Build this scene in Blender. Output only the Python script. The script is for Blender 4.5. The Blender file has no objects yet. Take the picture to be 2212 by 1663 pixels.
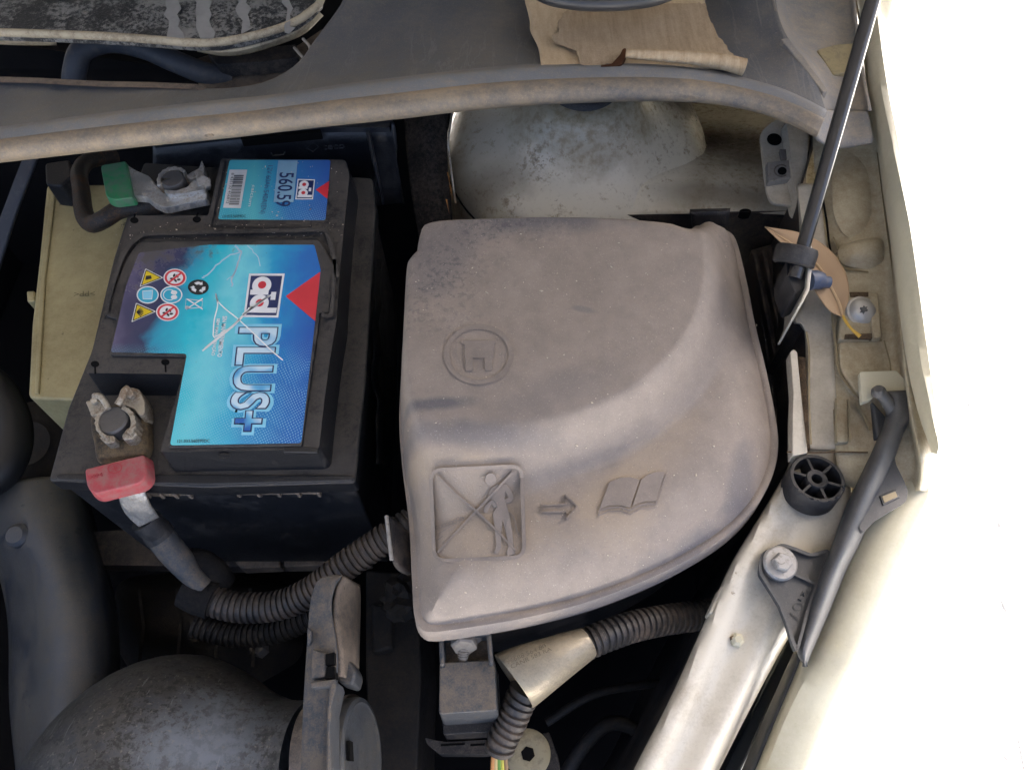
import bpy, bmesh, math, random
from mathutils import Vector, Matrix
random.seed(7)
S = bpy.context.scene
COL = S.collection
# ------------------------------------------------------------------ camera
F, CX, CY = 1660.0, 1106.0, 831.5          # focal length and centre in photo units (2212 x 1663)
TILT = math.radians(30.0)
ZB = 0.80                                   # battery shoulder above the ground, metres
CAM = Vector((0.0, 0.0, ZB + 0.407))
VD = Vector((0, math.sin(TILT), -math.cos(TILT)))
VU = Vector((0, math.cos(TILT), math.sin(TILT)))
VR = Vector((1, 0, 0))
cam_d = bpy.data.cameras.new('camera'); cam = bpy.data.objects.new('camera', cam_d); COL.objects.link(cam)
cam.location = CAM; cam.rotation_euler = (TILT, 0, 0)
cam_d.sensor_width = 36.0; cam_d.lens = 36.0 * F / 2212.0
cam_d.clip_start = 0.01; cam_d.clip_end = 200.0
S.camera = cam
# ------------------------------------------------------------------ sky, sun, exposure
SUN_EL, SUN_AZ = 45.0, 30.0                 # azimuth measured from +Y (car rear) towards +X (right)
w = bpy.data.worlds.new('World'); S.world = w; w.use_nodes = True
nt = w.node_tree; bg = nt.nodes['Background']
sky = nt.nodes.new('ShaderNodeTexSky'); sky.sky_type = 'NISHITA'; sky.sun_disc = False
sky.sun_elevation = math.radians(SUN_EL); sky.sun_rotation = math.radians(SUN_AZ)
sky.air_density = 0.7; sky.dust_density = 9.0; sky.ozone_density = 0.3
nt.links.new(sky.outputs[0], bg.inputs[0]); bg.inputs[1].default_value = 0.065
sd = bpy.data.lights.new('sun', 'SUN'); sd.energy = 4.0; sd.angle = math.radians(0.5); sd.color = (1, 0.95, 0.88)
so = bpy.data.objects.new('sun', sd); COL.objects.link(so)
el, az = math.radians(SUN_EL), math.radians(SUN_AZ)
SDIR = Vector((math.sin(az) * math.cos(el), math.cos(az) * math.cos(el), math.sin(el)))   # towards the sun
so.rotation_euler = SDIR.to_track_quat('Z', 'Y').to_euler(); so.location = (2, 2, 4)
S.view_settings.view_transform = 'Standard'; S.view_settings.look = 'None'
S.view_settings.exposure = 3.72; S.view_settings.gamma = 1.0
S.render.resolution_x = 1024; S.render.resolution_y = 769
S.render.engine = 'CYCLES'
S.cycles.max_bounces = 10; S.cycles.diffuse_bounces = 6

# ------------------------------------------------------------------ helpers
def P(x, y, z):
    """photo point + height above the battery shoulder (mm) -> world point"""
    d = VD + VR * ((x - CX) / F) - VU * ((y - CY) / F)
    t = (ZB + z / 1000.0 - CAM.z) / d.z
    return CAM + d * t
def PP(pts, z): return [p if isinstance(p, Vector) else P(p[0], p[1], p[2] if len(p) > 2 else z) for p in pts]
def mm(v): return v / 1000.0

def thing(name, label, cat, loc, group=None):
    o = bpy.data.objects.new(name, None); COL.objects.link(o)
    o.empty_display_size = 0.02; o.location = loc
    o['label'] = label; o['category'] = cat
    if group: o['group'] = group
    return o
def tag(o, label, cat, group=None):
    o['label'] = label; o['category'] = cat
    if group: o['group'] = group
    return o

def origin_of(parent):
    o = Vector((0, 0, 0))
    while parent is not None:
        o += parent.location; parent = parent.parent
    return o
def mk(name, verts, faces, mat, parent=None, smooth=40, base=None, uv=None):
    org = origin_of(parent)
    if parent is None:
        base = base if base is not None else Vector(((min(v.x for v in verts) + max(v.x for v in verts)) / 2,
                                                     (min(v.y for v in verts) + max(v.y for v in verts)) / 2,
                                                     min(v.z for v in verts)))
        org = base
    me = bpy.data.meshes.new(name)
    me.from_pydata([tuple(v - org) for v in verts], [], faces)
    if mat is not None: me.materials.append(mat)
    if uv is not None:
        l = me.uv_layers.new(name='UVMap')
        for lp in me.loops: l.data[lp.index].uv = uv[lp.vertex_index]
    me.validate()
    bm = bmesh.new(); bm.from_mesh(me)
    bmesh.ops.recalc_face_normals(bm, faces=bm.faces)
    bm.to_mesh(me); bm.free()
    me.shade_smooth()
    if smooth is not None: me.set_sharp_from_angle(angle=math.radians(smooth))
    o = bpy.data.objects.new(name, me); COL.objects.link(o)
    if parent is None: o.location = org
    else: o.parent = parent
    return o
def bev(o, wd, seg=3, ang=35):
    m = o.modifiers.new('bevel', 'BEVEL'); m.width = mm(wd); m.segments = seg; m.limit_method = 'ANGLE'
    m.angle_limit = math.radians(ang); m.harden_normals = False
    n = o.modifiers.new('wn', 'WEIGHTED_NORMAL'); n.keep_sharp = False; n.weight = 80
    for p in o.data.polygons: p.use_smooth = True
    if 'sharp_edge' in o.data.attributes: o.data.attributes.remove(o.data.attributes['sharp_edge'])
    return o
def cr(p0, p1, p2, p3, t):
    return 0.5 * ((2 * p1) + (-p0 + p2) * t + (2 * p0 - 5 * p1 + 4 * p2 - p3) * t * t + (-p0 + 3 * p1 - 3 * p2 + p3) * t ** 3)
def spline(pts, n, closed=False):
    """Catmull-Rom through pts, n samples"""
    k = len(pts)
    if k == 2 and not closed: return [pts[0].lerp(pts[1], i / (n - 1)) for i in range(n)]
    out = []
    segs = k if closed else k - 1
    # parametrise by chord length
    L = [(pts[(i + 1) % k] - pts[i]).length for i in range(segs)]; T = sum(L)
    for i in range(n):
        s = T * i / (n if closed else (n - 1)); j = 0
        while j < segs - 1 and s > L[j]: s -= L[j]; j += 1
        t = min(1.0, s / max(L[j], 1e-9))
        if closed: a, b, c, d = pts[(j - 1) % k], pts[j], pts[(j + 1) % k], pts[(j + 2) % k]
        else:
            b, c = pts[j], pts[j + 1]
            a = pts[j - 1] if j > 0 else b * 2 - c
            d = pts[j + 2] if j + 2 < k else c * 2 - b
        out.append(cr(a, b, c, d, t))
    return out
def rnd(pts, r, n=5):
    """fillet the corners of a 2-D polygon (photo units)"""
    out = []; k = len(pts)
    for i in range(k):
        p = Vector(pts[i][:2]); a = Vector(pts[i - 1][:2]); b = Vector(pts[(i + 1) % k][:2])
        rr = pts[i][2] if len(pts[i]) > 2 else r
        la, lb = (a - p).length, (b - p).length
        q = min(rr, la * .48, lb * .48)
        A = p + (a - p) * (q / la); B = p + (b - p) * (q / lb)
        for j in range(n + 1):
            t = j / n
            out.append(tuple(A * (1 - t) ** 2 + p * 2 * t * (1 - t) + B * t * t))
    return out
def offset_poly(pts, d):
    """offset a closed world polygon in XY by d (positive = outward)"""
    k = len(pts); area = sum(pts[i].x * pts[(i + 1) % k].y - pts[(i + 1) % k].x * pts[i].y for i in range(k))
    sgn = 1 if area > 0 else -1; out = []
    for i in range(k):
        a, p, b = pts[i - 1], pts[i], pts[(i + 1) % k]
        n1 = Vector((p.y - a.y, a.x - p.x)); n2 = Vector((b.y - p.y, p.x - b.x))
        n1 = n1.normalized() if n1.length > 1e-9 else n1; n2 = n2.normalized() if n2.length > 1e-9 else n2
        n = (n1 + n2); n = n.normalized() if n.length > 1e-6 else n1
        c = max(0.4, n.dot(n1))
        out.append(Vector((p.x + n.x * d * sgn / c, p.y + n.y * d * sgn / c, p.z)))
    return out
def prism(name, pts, zt, zb, mat, parent=None, bevel=0, draft=0, r=0, seg=3, smooth=40, world=None):
    """outline (photo units, seen at height zt mm) extruded straight down to zb; draft flares the foot (mm)"""
    if r: pts = rnd(pts, r)
    top = world if world is not None else PP(pts, zt)
    bot = offset_poly(top, mm(draft)) if draft else [v.copy() for v in top]
    bot = [Vector((v.x, v.y, ZB + mm(zb))) for v in bot]
    k = len(top); f = [list(range(k)), list(range(2 * k - 1, k - 1, -1))]
    for i in range(k): f.append([i, i + k, (i + 1) % k + k, (i + 1) % k])
    o = mk(name, top + bot, f, mat, parent, smooth)
    if bevel: bev(o, bevel, seg)
    return o
def sheet(name, pts, z, mat, parent=None, r=0, uv=True):
    """flat decal polygon"""
    if r: pts = rnd(pts, r)
    v = PP(pts, z)
    return mk(name, v, [list(range(len(v)))], mat, parent, None, uv=[(p[0] / 100, -p[1] / 100) for p in pts] if uv else None)
def loft(name, rows, mat, parent=None, nu=40, nv=24, thick=0, smooth=60, linear=False, base=None, jig=0):
    rows = [spline(PP(r, 0), nu) for r in rows]
    cols = []
    for i in range(nu):
        c = [r[i] for r in rows]
        if linear:
            q = []
            for a in range(len(c) - 1):
                for j in range(4): q.append(c[a].lerp(c[a + 1], j / 4))
            q.append(c[-1]); cols.append(q)
        else: cols.append(spline(c, nv))
    m = len(cols[0]); V = [v for c in cols for v in c]
    if jig:
        for v in V: v.z += mm(jig) * (random.random() - .5)
    Fc = [[i * m + j, i * m + j + 1, (i + 1) * m + j + 1, (i + 1) * m + j] for i in range(nu - 1) for j in range(m - 1)]
    o = mk(name, V, Fc, mat, parent, smooth, base)
    me = o.data
    if sum(p.normal.z * p.area for p in me.polygons) < 0: me.flip_normals()
    if thick:
        s = o.modifiers.new('solid', 'SOLIDIFY'); s.thickness = mm(thick); s.offset = -1
    return o
def tube(name, path, rad, mat, parent=None, n=16, samples=60, rib=None, closed=False, sp=True, cap=True, flat=None, base=None):
    """swept tube; path: world points; rad mm or list; rib=(pitch mm, depth mm)"""
    if rib:
        L = sum((path[i + 1] - path[i]).length for i in range(len(path) - 1)); samples = max(8, int(L / mm(rib[0]) * 8))
    pts = spline(path, samples, closed) if sp else path
    k = len(pts); V = []; Fc = []
    up = Vector((0, 0, 1)); s = 0
    tg = (pts[1] - pts[0]).normalized(); nrm = tg.orthogonal().normalized()
    for i in range(k):
        if closed: t = (pts[(i + 1) % k] - pts[i - 1]).normalized()
        else: t = (pts[min(i + 1, k - 1)] - pts[max(i - 1, 0)]).normalized()
        nrm = (nrm - t * nrm.dot(t)).normalized(); b = t.cross(nrm)
        if i: s += (pts[i] - pts[i - 1]).length
        if isinstance(rad, (list, tuple)):
            q = i / (k - 1) * (len(rad) - 1); a = min(int(q), len(rad) - 2); r = rad[a] + (rad[a + 1] - rad[a]) * (q - a)
        else: r = rad
        if rib:
            ph = (s / mm(rib[0])) % 1.0
            r = r - rib[1] * (1 if ph > 0.62 else 0) * (1)
        for j in range(n):
            a = 2 * math.pi * j / n
            o1, o2 = nrm * math.cos(a), b * math.sin(a)
            V.append(pts[i] + (o1 + o2) * mm(r))
    for i in range(k - (0 if closed else 1)):
        for j in range(n):
            a, b_ = i * n + j, i * n + (j + 1) % n; c, d = ((i + 1) % k) * n + (j + 1) % n, ((i + 1) % k) * n + j
            Fc.append([a, b_, c, d])
    if not closed and cap:
        Fc.append(list(range(n - 1, -1, -1))); Fc.append(list(range((k - 1) * n, k * n)))
    return mk(name, V, Fc, mat, parent, 50, base)
def lathe(name, c, axis, prof, mat, parent=None, n=32, smooth=40, arc=(0, 360), sx=1, base=None):
    """profile [(radius mm, height mm)] turned about axis through c"""
    ax = Vector(axis).normalized(); u = ax.orthogonal().normalized(); v = ax.cross(u); V = []; Fc = []
    k = len(prof); full = abs(arc[1] - arc[0]) >= 360; m = n if full else n + 1
    for i in range(m):
        a = math.radians(arc[0] + (arc[1] - arc[0]) * i / n)
        for r, h in prof: V.append(c + (u * math.cos(a) + v * math.sin(a)) * mm(r) + ax * mm(h))
    for i in range(n):
        for j in range(k - 1):
            a, b = i * k + j, ((i + 1) % m) * k + j
            Fc.append([a, b, b + 1, a + 1])
    o = mk(name, V, Fc, mat, parent, smooth, base)
    b = bmesh.new(); b.from_mesh(o.data); bmesh.ops.remove_doubles(b, verts=b.verts, dist=1e-6)
    bmesh.ops.recalc_face_normals(b, faces=b.faces); b.to_mesh(o.data); b.free()
    o.data.shade_smooth(); o.data.set_sharp_from_angle(angle=math.radians(smooth))
    return o
def stroke_poly(pts, wd, closed=False):
    """quad strips for a polyline in photo units -> (verts2d, faces)"""
    V = []; Fc = []; k = len(pts)
    for i in range(k):
        p = Vector(pts[i][:2]); a = Vector(pts[i - 1][:2]) if (i or closed) else p; b = Vector(pts[(i + 1) % k][:2]) if (i < k - 1 or closed) else p
        t = (b - a); t = t.normalized() if t.length else Vector((1, 0)); nn = Vector((-t.y, t.x)) * wd / 2
        V += [tuple(p + nn), tuple(p - nn)]
    for i in range(k if closed else k - 1):
        a = 2 * i; b = 2 * ((i + 1) % k); Fc.append([a, a + 1, b + 1, b])
    return V, Fc
def stroke(name, pts, wd, z, mat, parent, closed=False, h=0, zf=None):
    """painted or raised line; h mm raised"""
    v2, fc = stroke_poly(pts, wd, closed)
    zz = (lambda x, y: z) if zf is None else zf
    top = [P(x, y, zz(x, y) + h) for x, y in v2]
    if not h: return mk(name, top, fc, mat, parent, None)
    bot = [P(x, y, zz(x, y) - 1.5) for x, y in v2]; k = len(v2)
    F2 = list(fc)
    for q in fc:
        F2.append([q[1], q[1] + k, q[2] + k, q[2]]); F2.append([q[3], q[3] + k, q[0] + k, q[0]])
    if not closed:
        F2.append([0, k, k + 1, 1]); F2.append([k - 2, k - 1, 2 * k - 1, 2 * k - 2])
    return mk(name, top + bot, F2, mat, parent, 30)
def ell(cx, cy, rx, ry, n=28, rot=0):
    c, s = math.cos(rot), math.sin(rot)
    return [(cx + rx * math.cos(2 * math.pi * i / n) * c - ry * math.sin(2 * math.pi * i / n) * s,
             cy + rx * math.cos(2 * math.pi * i / n) * s + ry * math.sin(2 * math.pi * i / n) * c) for i in range(n)]
def text(name, st, quad, z, mat, parent, off=0.0, h=0, space=1.0):
    """lettering fitted into a photo quad: baseline start, baseline end, top end, top start"""
    cu = bpy.data.curves.new('t', 'FONT'); cu.body = st; cu.size = 1; cu.offset = off; cu.space_character = space; cu.resolution_u = 4
    to = bpy.data.objects.new('t', cu); COL.objects.link(to)
    dg = bpy.context.evaluated_depsgraph_get(); me = bpy.data.meshes.new_from_object(to.evaluated_get(dg))
    vs = [v.co.copy() for v in me.vertices]; fs = [list(p.vertices) for p in me.polygons]
    bpy.data.objects.remove(to); bpy.data.curves.remove(cu); bpy.data.meshes.remove(me)
    x0, x1 = min(v.x for v in vs), max(v.x for v in vs); y0, y1 = min(v.y for v in vs), max(v.y for v in vs)
    a, b, c, d = [Vector(q[:2]) for q in quad]; out = []
    for v in vs:
        u, t = (v.x - x0) / (x1 - x0), (v.y - y0) / (y1 - y0)
        p = (a * (1 - u) + b * u) * (1 - t) + (d * (1 - u) + c * u) * t
        out.append(P(p.x, p.y, z))
    o = mk(name, out, fs, mat, parent, None)
    if h:
        s = o.modifiers.new('s', 'SOLIDIFY'); s.thickness = mm(h); s.offset = 0
    return o
def join_meshes(name, objs, parent=None):
    """merge several mesh objects that are one part"""
    base = objs[0]; bm = bmesh.new()
    for o in objs: bm.from_mesh(o.data)
    bm.to_mesh(base.data); bm.free()
    base.data.shade_smooth(); base.data.set_sharp_from_angle(angle=math.radians(35))
    for o in objs[1:]:
        m = o.data; bpy.data.objects.remove(o); bpy.data.meshes.remove(m)
    base.name = name
    return base

# ------------------------------------------------------------------ materials
def sock(nd, *names):
    for n in names:
        if n in nd.inputs: return nd.inputs[n]
def ramp(T, fac, stops):
    r = T.nodes.new('ShaderNodeValToRGB'); e = r.color_ramp.elements
    while len(e) > len(stops): e.remove(e[-1])
    while len(e) < len(stops): e.new(0.5)
    for q, (p, c) in zip(e, stops):
        q.position = p; q.color = (c[0], c[1], c[2], 1) if hasattr(c, '__len__') else (c, c, c, 1)
    T.links.new(fac, r.inputs[0]); return r.outputs[0]
def noise(T, co, sc, det=6, ro=0.6, dist=0, sq=None):
    n = T.nodes.new('ShaderNodeTexNoise'); n.inputs['Scale'].default_value = sc; n.inputs['Detail'].default_value = det
    n.inputs['Roughness'].default_value = ro; n.inputs['Distortion'].default_value = dist
    if sq:
        m = T.nodes.new('ShaderNodeMapping'); m.inputs['Scale'].default_value = sq; T.links.new(co, m.inputs[0]); co = m.outputs[0]
    T.links.new(co, n.inputs['Vector']); return n.outputs['Fac']
def mix(T, fac, a, b, mode='MIX'):
    m = T.nodes.new('ShaderNodeMix'); m.data_type = 'RGBA'; m.blend_type = mode; m.clamp_factor = True
    for s, v in ((m.inputs[0], fac), (m.inputs[6], a), (m.inputs[7], b)):
        if isinstance(v, (int, float)): s.default_value = v
        elif isinstance(v, (tuple, list)): s.default_value = (v[0], v[1], v[2], 1)
        else: T.links.new(v, s)
    return m.outputs[2]
def mth(T, op, a, b=0.0, c=None):
    m = T.nodes.new('ShaderNodeMath'); m.operation = op
    for s, v in zip(m.inputs, (a, b, c)):
        if v is None: continue
        if isinstance(v, (int, float)): s.default_value = v
        else: T.links.new(v, s)
    return m.outputs[0]
def new_mat(name):
    m = bpy.data.materials.new(name); m.use_nodes = True; T = m.node_tree
    return m, T, T.nodes['Principled BSDF'], T.nodes.new('ShaderNodeTexCoord').outputs['Object']
def dirty(name, base, dust, cover=0.5, soft=0.25, scale=18, rough=0.5, drough=0.9, fine=0.35, bump=0.25, spec=0.4,
          spots=None, spot_amt=0.62, spot_scale=260, metal=0, upw=0.0, tone=0.25, streak=None, bscale=900, grain=0.35, runs=None):
    """base surface under patchy dust (cover 0..1), fine grain, optional dark spots, optional extra dust on upward faces"""
    m, T, B, co = new_mat(name)
    n1 = noise(T, co, scale, 8, 0.62, 0.3, streak); n2 = noise(T, co, scale * 9, 6, 0.7); n3 = noise(T, co, scale * 45, 3, 0.7)
    s = mth(T, 'MULTIPLY_ADD', mth(T, 'SUBTRACT', n2, 0.5), fine * 1.7, n1)
    s = mth(T, 'MULTIPLY_ADD', mth(T, 'SUBTRACT', n3, 0.5), fine * 1.1, s)
    if upw:
        g = T.nodes.new('ShaderNodeNewGeometry'); sx = T.nodes.new('ShaderNodeSeparateXYZ'); T.links.new(g.outputs['True Normal'], sx.inputs[0])
        s = mth(T, 'MULTIPLY_ADD', mth(T, 'SUBTRACT', mth(T, 'ABSOLUTE', sx.outputs['Z']), 0.75), upw, s)
    th = 0.5 + (0.5 - cover) * 0.5
    fac = ramp(T, s, [(max(0, th - soft * .55), 0), (min(1, th + soft * .55), 1)])
    tn = noise(T, co, scale * 2.3, 5, 0.6)
    d2 = mix(T, tn, tuple(c * (1 - tone) for c in dust), tuple(min(1, c * (1 + tone)) for c in dust))
    b2 = mix(T, tn, tuple(c * (1 - tone * .8) for c in base), tuple(min(1, c * (1 + tone * .8)) for c in base))
    c = mix(T, fac, b2, d2)
    gr = noise(T, co, 1400, 2, 0.6); c = mix(T, ramp(T, gr, [(.60, 0), (.72, grain)]), c, tuple(min(1, x * 1.7 + .02) for x in dust))
    gr2 = noise(T, co, 700, 4, 0.75); c = mix(T, ramp(T, gr2, [(.58, 0), (.70, grain * .8)]), c, tuple(x * .45 for x in base))
    if runs:
        rn = noise(T, co, 18, 5, .6, .3, (2.6, .2, 1)); rm = noise(T, co, 12, 3, .5)
        rf = ramp(T, mth(T, 'ABSOLUTE', mth(T, 'SUBTRACT', rn, .5)), [(0.0, .45), (.007, .3), (.016, 0)])
        c = mix(T, mth(T, 'MULTIPLY', rf, ramp(T, rm, [(.42, 0), (.6, 1)])), c, runs)
    if spots:
        n4 = noise(T, co, spot_scale, 4, 0.65); n5 = noise(T, co, scale * 1.4, 3, 0.5)
        f4 = ramp(T, mth(T, 'MULTIPLY_ADD', mth(T, 'SUBTRACT', n5, 0.5), 0.5, n4), [(spot_amt, 0), (spot_amt + 0.07, 1)])
        c = mix(T, mth(T, 'MULTIPLY', f4, 0.8), c, spots)
    T.links.new(c, B.inputs['Base Color'])
    rr = T.nodes.new('ShaderNodeMapRange'); T.links.new(fac, rr.inputs[0]); rr.inputs[3].default_value = rough; rr.inputs[4].default_value = drough
    T.links.new(rr.outputs[0], B.inputs['Roughness'])
    sock(B, 'Specular IOR Level', 'Specular').default_value = spec
    if metal:
        mr = T.nodes.new('ShaderNodeMapRange'); T.links.new(fac, mr.inputs[0]); mr.inputs[3].default_value = metal; mr.inputs[4].default_value = 0
        T.links.new(mr.outputs[0], B.inputs['Metallic'])
    if bump:
        bn = noise(T, co, bscale, 4, 0.7); bp = T.nodes.new('ShaderNodeBump'); bp.inputs['Strength'].default_value = bump; bp.inputs['Distance'].default_value = 0.0006
        hs = mth(T, 'MULTIPLY_ADD', fac, 0.35, bn); T.links.new(hs, bp.inputs['Height']); T.links.new(bp.outputs[0], B.inputs['Normal'])
    return m
def plain(name, col, rough=0.5, spec=0.4, metal=0, var=0.12, sc=60, grime=None, ga=0.6):
    m, T, B, co = new_mat(name)
    n = noise(T, co, sc, 6, 0.65)
    c = mix(T, n, tuple(x * (1 - var) for x in col), tuple(min(1, x * (1 + var)) for x in col))
    if grime is not None:
        g = noise(T, co, sc * 2.1, 7, 0.7); c = mix(T, ramp(T, g, [(ga - .1, 0), (ga + .12, .85)]), c, grime)
    T.links.new(c, B.inputs['Base Color']); B.inputs['Roughness'].default_value = rough
    sock(B, 'Specular IOR Level', 'Specular').default_value = spec; B.inputs['Metallic'].default_value = metal
    return m

BLACK = (0.012, 0.012, 0.014)
M_void = plain('void_black', (0.008, 0.008, 0.009), 0.9, 0.1)
M_bat = dirty('battery_plastic', (0.011, 0.012, 0.015), (0.060, 0.054, 0.048), 0.42, 0.26, 26, 0.36, 0.85, 0.6, 0.2, 0.4, upw=0.45)
M_batdark = dirty('battery_case_plastic', (0.012, 0.013, 0.016), (0.05, 0.045, 0.042), 0.22, 0.25, 25, 0.42, 0.8, 0.4, 0.15, 0.4)
M_cover = dirty('dusty_cover_plastic', (0.15, 0.145, 0.155), (0.29, 0.243, 0.208), 0.66, 0.34, 9, 0.5, 0.85, 0.30, 0.35, 0.35,
                spots=(0.10, 0.095, 0.10), spot_amt=0.66, spot_scale=330, tone=0.14)
M_emb = dirty('dusty_emboss', (0.18, 0.152, 0.132), (0.24, 0.202, 0.172), 0.55, 0.3, 30, 0.55, 0.85, 0.3, 0.2, 0.35)
M_boxblk = dirty('fuse_box_black', (0.016, 0.016, 0.018), (0.10, 0.08, 0.065), 0.28, 0.3, 25, 0.5, 0.85, 0.4, 0.2, 0.3)
M_cream = dirty('cream_paint', (0.44, 0.395, 0.285), (0.22, 0.165, 0.095), 0.42, 0.42, 18, 0.32, 0.7, 0.35, 0.12, 0.5,
                spots=(0.10, 0.075, 0.05), spot_amt=0.70, spot_scale=190, tone=0.10)
M_creamc = dirty('cream_paint_clean', (0.45, 0.43, 0.33), (0.34, 0.305, 0.21), 0.34, 0.35, 10, 0.28, 0.55, 0.2, 0.05, 0.5, tone=0.06)
M_rail = dirty('cream_paint_rail', (0.50, 0.465, 0.39), (0.34, 0.30, 0.235), 0.30, 0.30, 16, 0.3, 0.7, 0.3, 0.1, 0.5,
               spots=(0.16, 0.12, 0.08), spot_amt=0.74, spot_scale=220, tone=0.08)
M_tower = dirty('dirty_tower_paint', (0.66, 0.61, 0.49), (0.25, 0.19, 0.11), 0.24, 0.36, 15, 0.33, 0.85, 0.55, 0.3, 0.5,
                spots=(0.06, 0.045, 0.03), spot_amt=0.64, spot_scale=210, tone=0.18)
M_wing = dirty('grimy_inner_wing', (0.56, 0.51, 0.38), (0.19, 0.14, 0.08), 0.34, 0.40, 15, 0.42, 0.9, 0.5, 0.3, 0.4,
               spots=(0.05, 0.04, 0.028), spot_amt=0.65, spot_scale=190, tone=0.2)
M_cowl = dirty('cowl_plastic', (0.092, 0.100, 0.115), (0.19, 0.178, 0.158), 0.30, 0.40, 16, 0.48, 0.88, 0.4, 0.3, 0.4, tone=0.2, streak=(1.6, 0.7, 1), runs=(0.22, 0.22, 0.215), grain=0.6)
M_cowl2 = dirty('cowl_end_plastic', (0.17, 0.17, 0.175), (0.33, 0.285, 0.225), 0.5, 0.35, 14, 0.5, 0.88, 0.4, 0.3, 0.35)
M_seal = dirty('seal_rubber', (0.175, 0.185, 0.20), (0.26, 0.238, 0.205), 0.36, 0.28, 11, 0.55, 0.9, 0.4, 0.3, 0.3, streak=(1, 3, 3))
M_sealb = dirty('seal_bead_dusty', (0.12, 0.118, 0.118), (0.30, 0.24, 0.17), 0.62, 0.4, 9, 0.6, 0.92, 0.45, 0.35, 0.25, streak=(1, 3, 3))
M_booster = dirty('weathered_black_lid', (0.03, 0.032, 0.034), (0.21, 0.21, 0.20), 0.45, 0.10, 34, 0.5, 0.9, 0.55, 0.9, 0.3, tone=0.3, bscale=420)
M_lidrim = dirty('pale_lid_rim', (0.42, 0.37, 0.27), (0.26, 0.22, 0.16), 0.4, 0.2, 30, 0.7, 0.9, 0.5, 0.3, 0.2)
M_felt = dirty('dark_felt', (0.018, 0.016, 0.015), (0.055, 0.045, 0.036), 0.35, 0.3, 40, 0.95, 0.95, 0.6, 0.6, 0.1)
M_liner = plain('bounce_cut_liner', (0.145, 0.135, 0.122), .9, .1, 0, .2, 20)
M_fibre = dirty('brown_fibre_board', (0.42, 0.335, 0.235), (0.29, 0.22, 0.145), 0.45, 0.42, 60, 0.85, 0.95, 0.4, 0.6, 0.2, streak=(5, .5, 1), tone=0.2)
M_fibre3 = dirty('curled_fibre', (0.46, 0.36, 0.24), (0.33, 0.24, 0.145), 0.45, 0.35, 70, 0.85, 0.95, 0.4, 0.5, 0.2, streak=(5, .5, 1), tone=0.15)
M_fibre2 = dirty('pale_fibre_board', (0.55, 0.45, 0.31), (0.40, 0.30, 0.19), 0.40, 0.6, 60, 0.85, 0.95, 0.4, 0.5, 0.2, streak=(4, .8, 1), tone=0.12)
M_brownhole = plain('curl_shade_brown', (0.07, 0.03, 0.015), 0.9, 0.1)
M_duct = dirty('duct_plastic', (0.034, 0.041, 0.054), (0.105, 0.092, 0.066), 0.36, 0.5, 16, 0.36, 0.85, 0.3, 0.25, 0.45, spots=(0.022, 0.024, 0.028), spot_amt=0.64, spot_scale=160, upw=0.2)
M_bracket = dirty('bracket_plastic', (0.045, 0.05, 0.058), (0.13, 0.108, 0.085), 0.45, 0.25, 24, 0.48, 0.88, 0.5, 0.3, 0.35, upw=0.2)
M_brackd = dirty('bracket_dust', (0.05, 0.045, 0.042), (0.17, 0.135, 0.105), 0.62, 0.3, 24, 0.6, 0.9, 0.4, 0.3, 0.3)
M_cond = dirty('conduit_plastic', (0.025, 0.024, 0.024), (0.105, 0.08, 0.062), 0.40, 0.3, 30, 0.45, 0.85, 0.4, 0.1, 0.4)
M_tape = dirty('cloth_tape', (0.008, 0.008, 0.009), (0.022, 0.020, 0.018), 0.35, 0.3, 60, 0.85, 0.95, 0.6, 0.8, 0.15)
M_sleeve = dirty('tan_foil_sleeve', (0.30, 0.255, 0.18), (0.20, 0.165, 0.115), 0.42, 0.28, 26, 0.3, 0.6, 0.5, 0.5, 0.6, metal=0.35, tone=0.22, bscale=260)
M_rod = plain('black_rod_coat', (0.012, 0.013, 0.016), 0.22, 0.6)
M_rub = dirty('black_rubber', (0.014, 0.014, 0.016), (0.06, 0.055, 0.05), 0.25, 0.3, 60, 0.5, 0.85, 0.4, 0.3, 0.4)
M_blue = plain('blue_grey_plastic', (0.055, 0.075, 0.125), 0.45, 0.4, grime=(0.12, 0.11, 0.10), ga=0.65)
M_arm = dirty('lamp_arm_plastic', (0.04, 0.044, 0.05), (0.085, 0.08, 0.074), 0.3, 0.35, 20, 0.42, 0.75, 0.3, 0.1, 0.45)
M_armd = plain('lamp_panel_dark', (0.02, 0.024, 0.028), 0.35, 0.5)
M_steel = plain('grey_zinc', (0.30, 0.29, 0.275), 0.5, 0.5, 0.35, 0.2, 200, grime=(0.13, 0.11, 0.09), ga=0.62)
M_dull = plain('dusty_steel', (0.17, 0.155, 0.14), 0.7, 0.35, 0.15, 0.2, 200, grime=(0.10, 0.08, 0.06), ga=0.6)
M_lead = plain('lead_post', (0.105, 0.10, 0.097), 0.55, 0.45, 0.45, 0.2, 300, grime=(0.2, 0.19, 0.18), ga=0.68)
M_clamp = dirty('corroded_clamp', (0.40, 0.37, 0.31), (0.17, 0.12, 0.075), 0.45, 0.2, 60, 0.35, 0.8, 0.5, 0.4, 0.5, metal=0.6)
M_clampb = dirty('bright_clamp', (0.55, 0.55, 0.54), (0.30, 0.26, 0.21), 0.36, 0.2, 60, 0.28, 0.7, 0.5, 0.4, 0.5, metal=0.75)
M_rust = dirty('rusty_cable', (0.016, 0.015, 0.015), (0.085, 0.05, 0.03), 0.34, 0.2, 50, 0.5, 0.9, 0.5, 0.4, 0.3)
M_boot = dirty('dusty_clamp_boot', (0.03, 0.028, 0.025), (0.15, 0.11, 0.065), 0.5, 0.22, 50, 0.6, 0.9, 0.4, 0.3, 0.3)
M_red = plain('red_plastic', (0.36, 0.045, 0.058), 0.5, 0.4, 0, 0.2, 80, grime=(0.27, 0.125, 0.115), ga=0.48)
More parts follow.
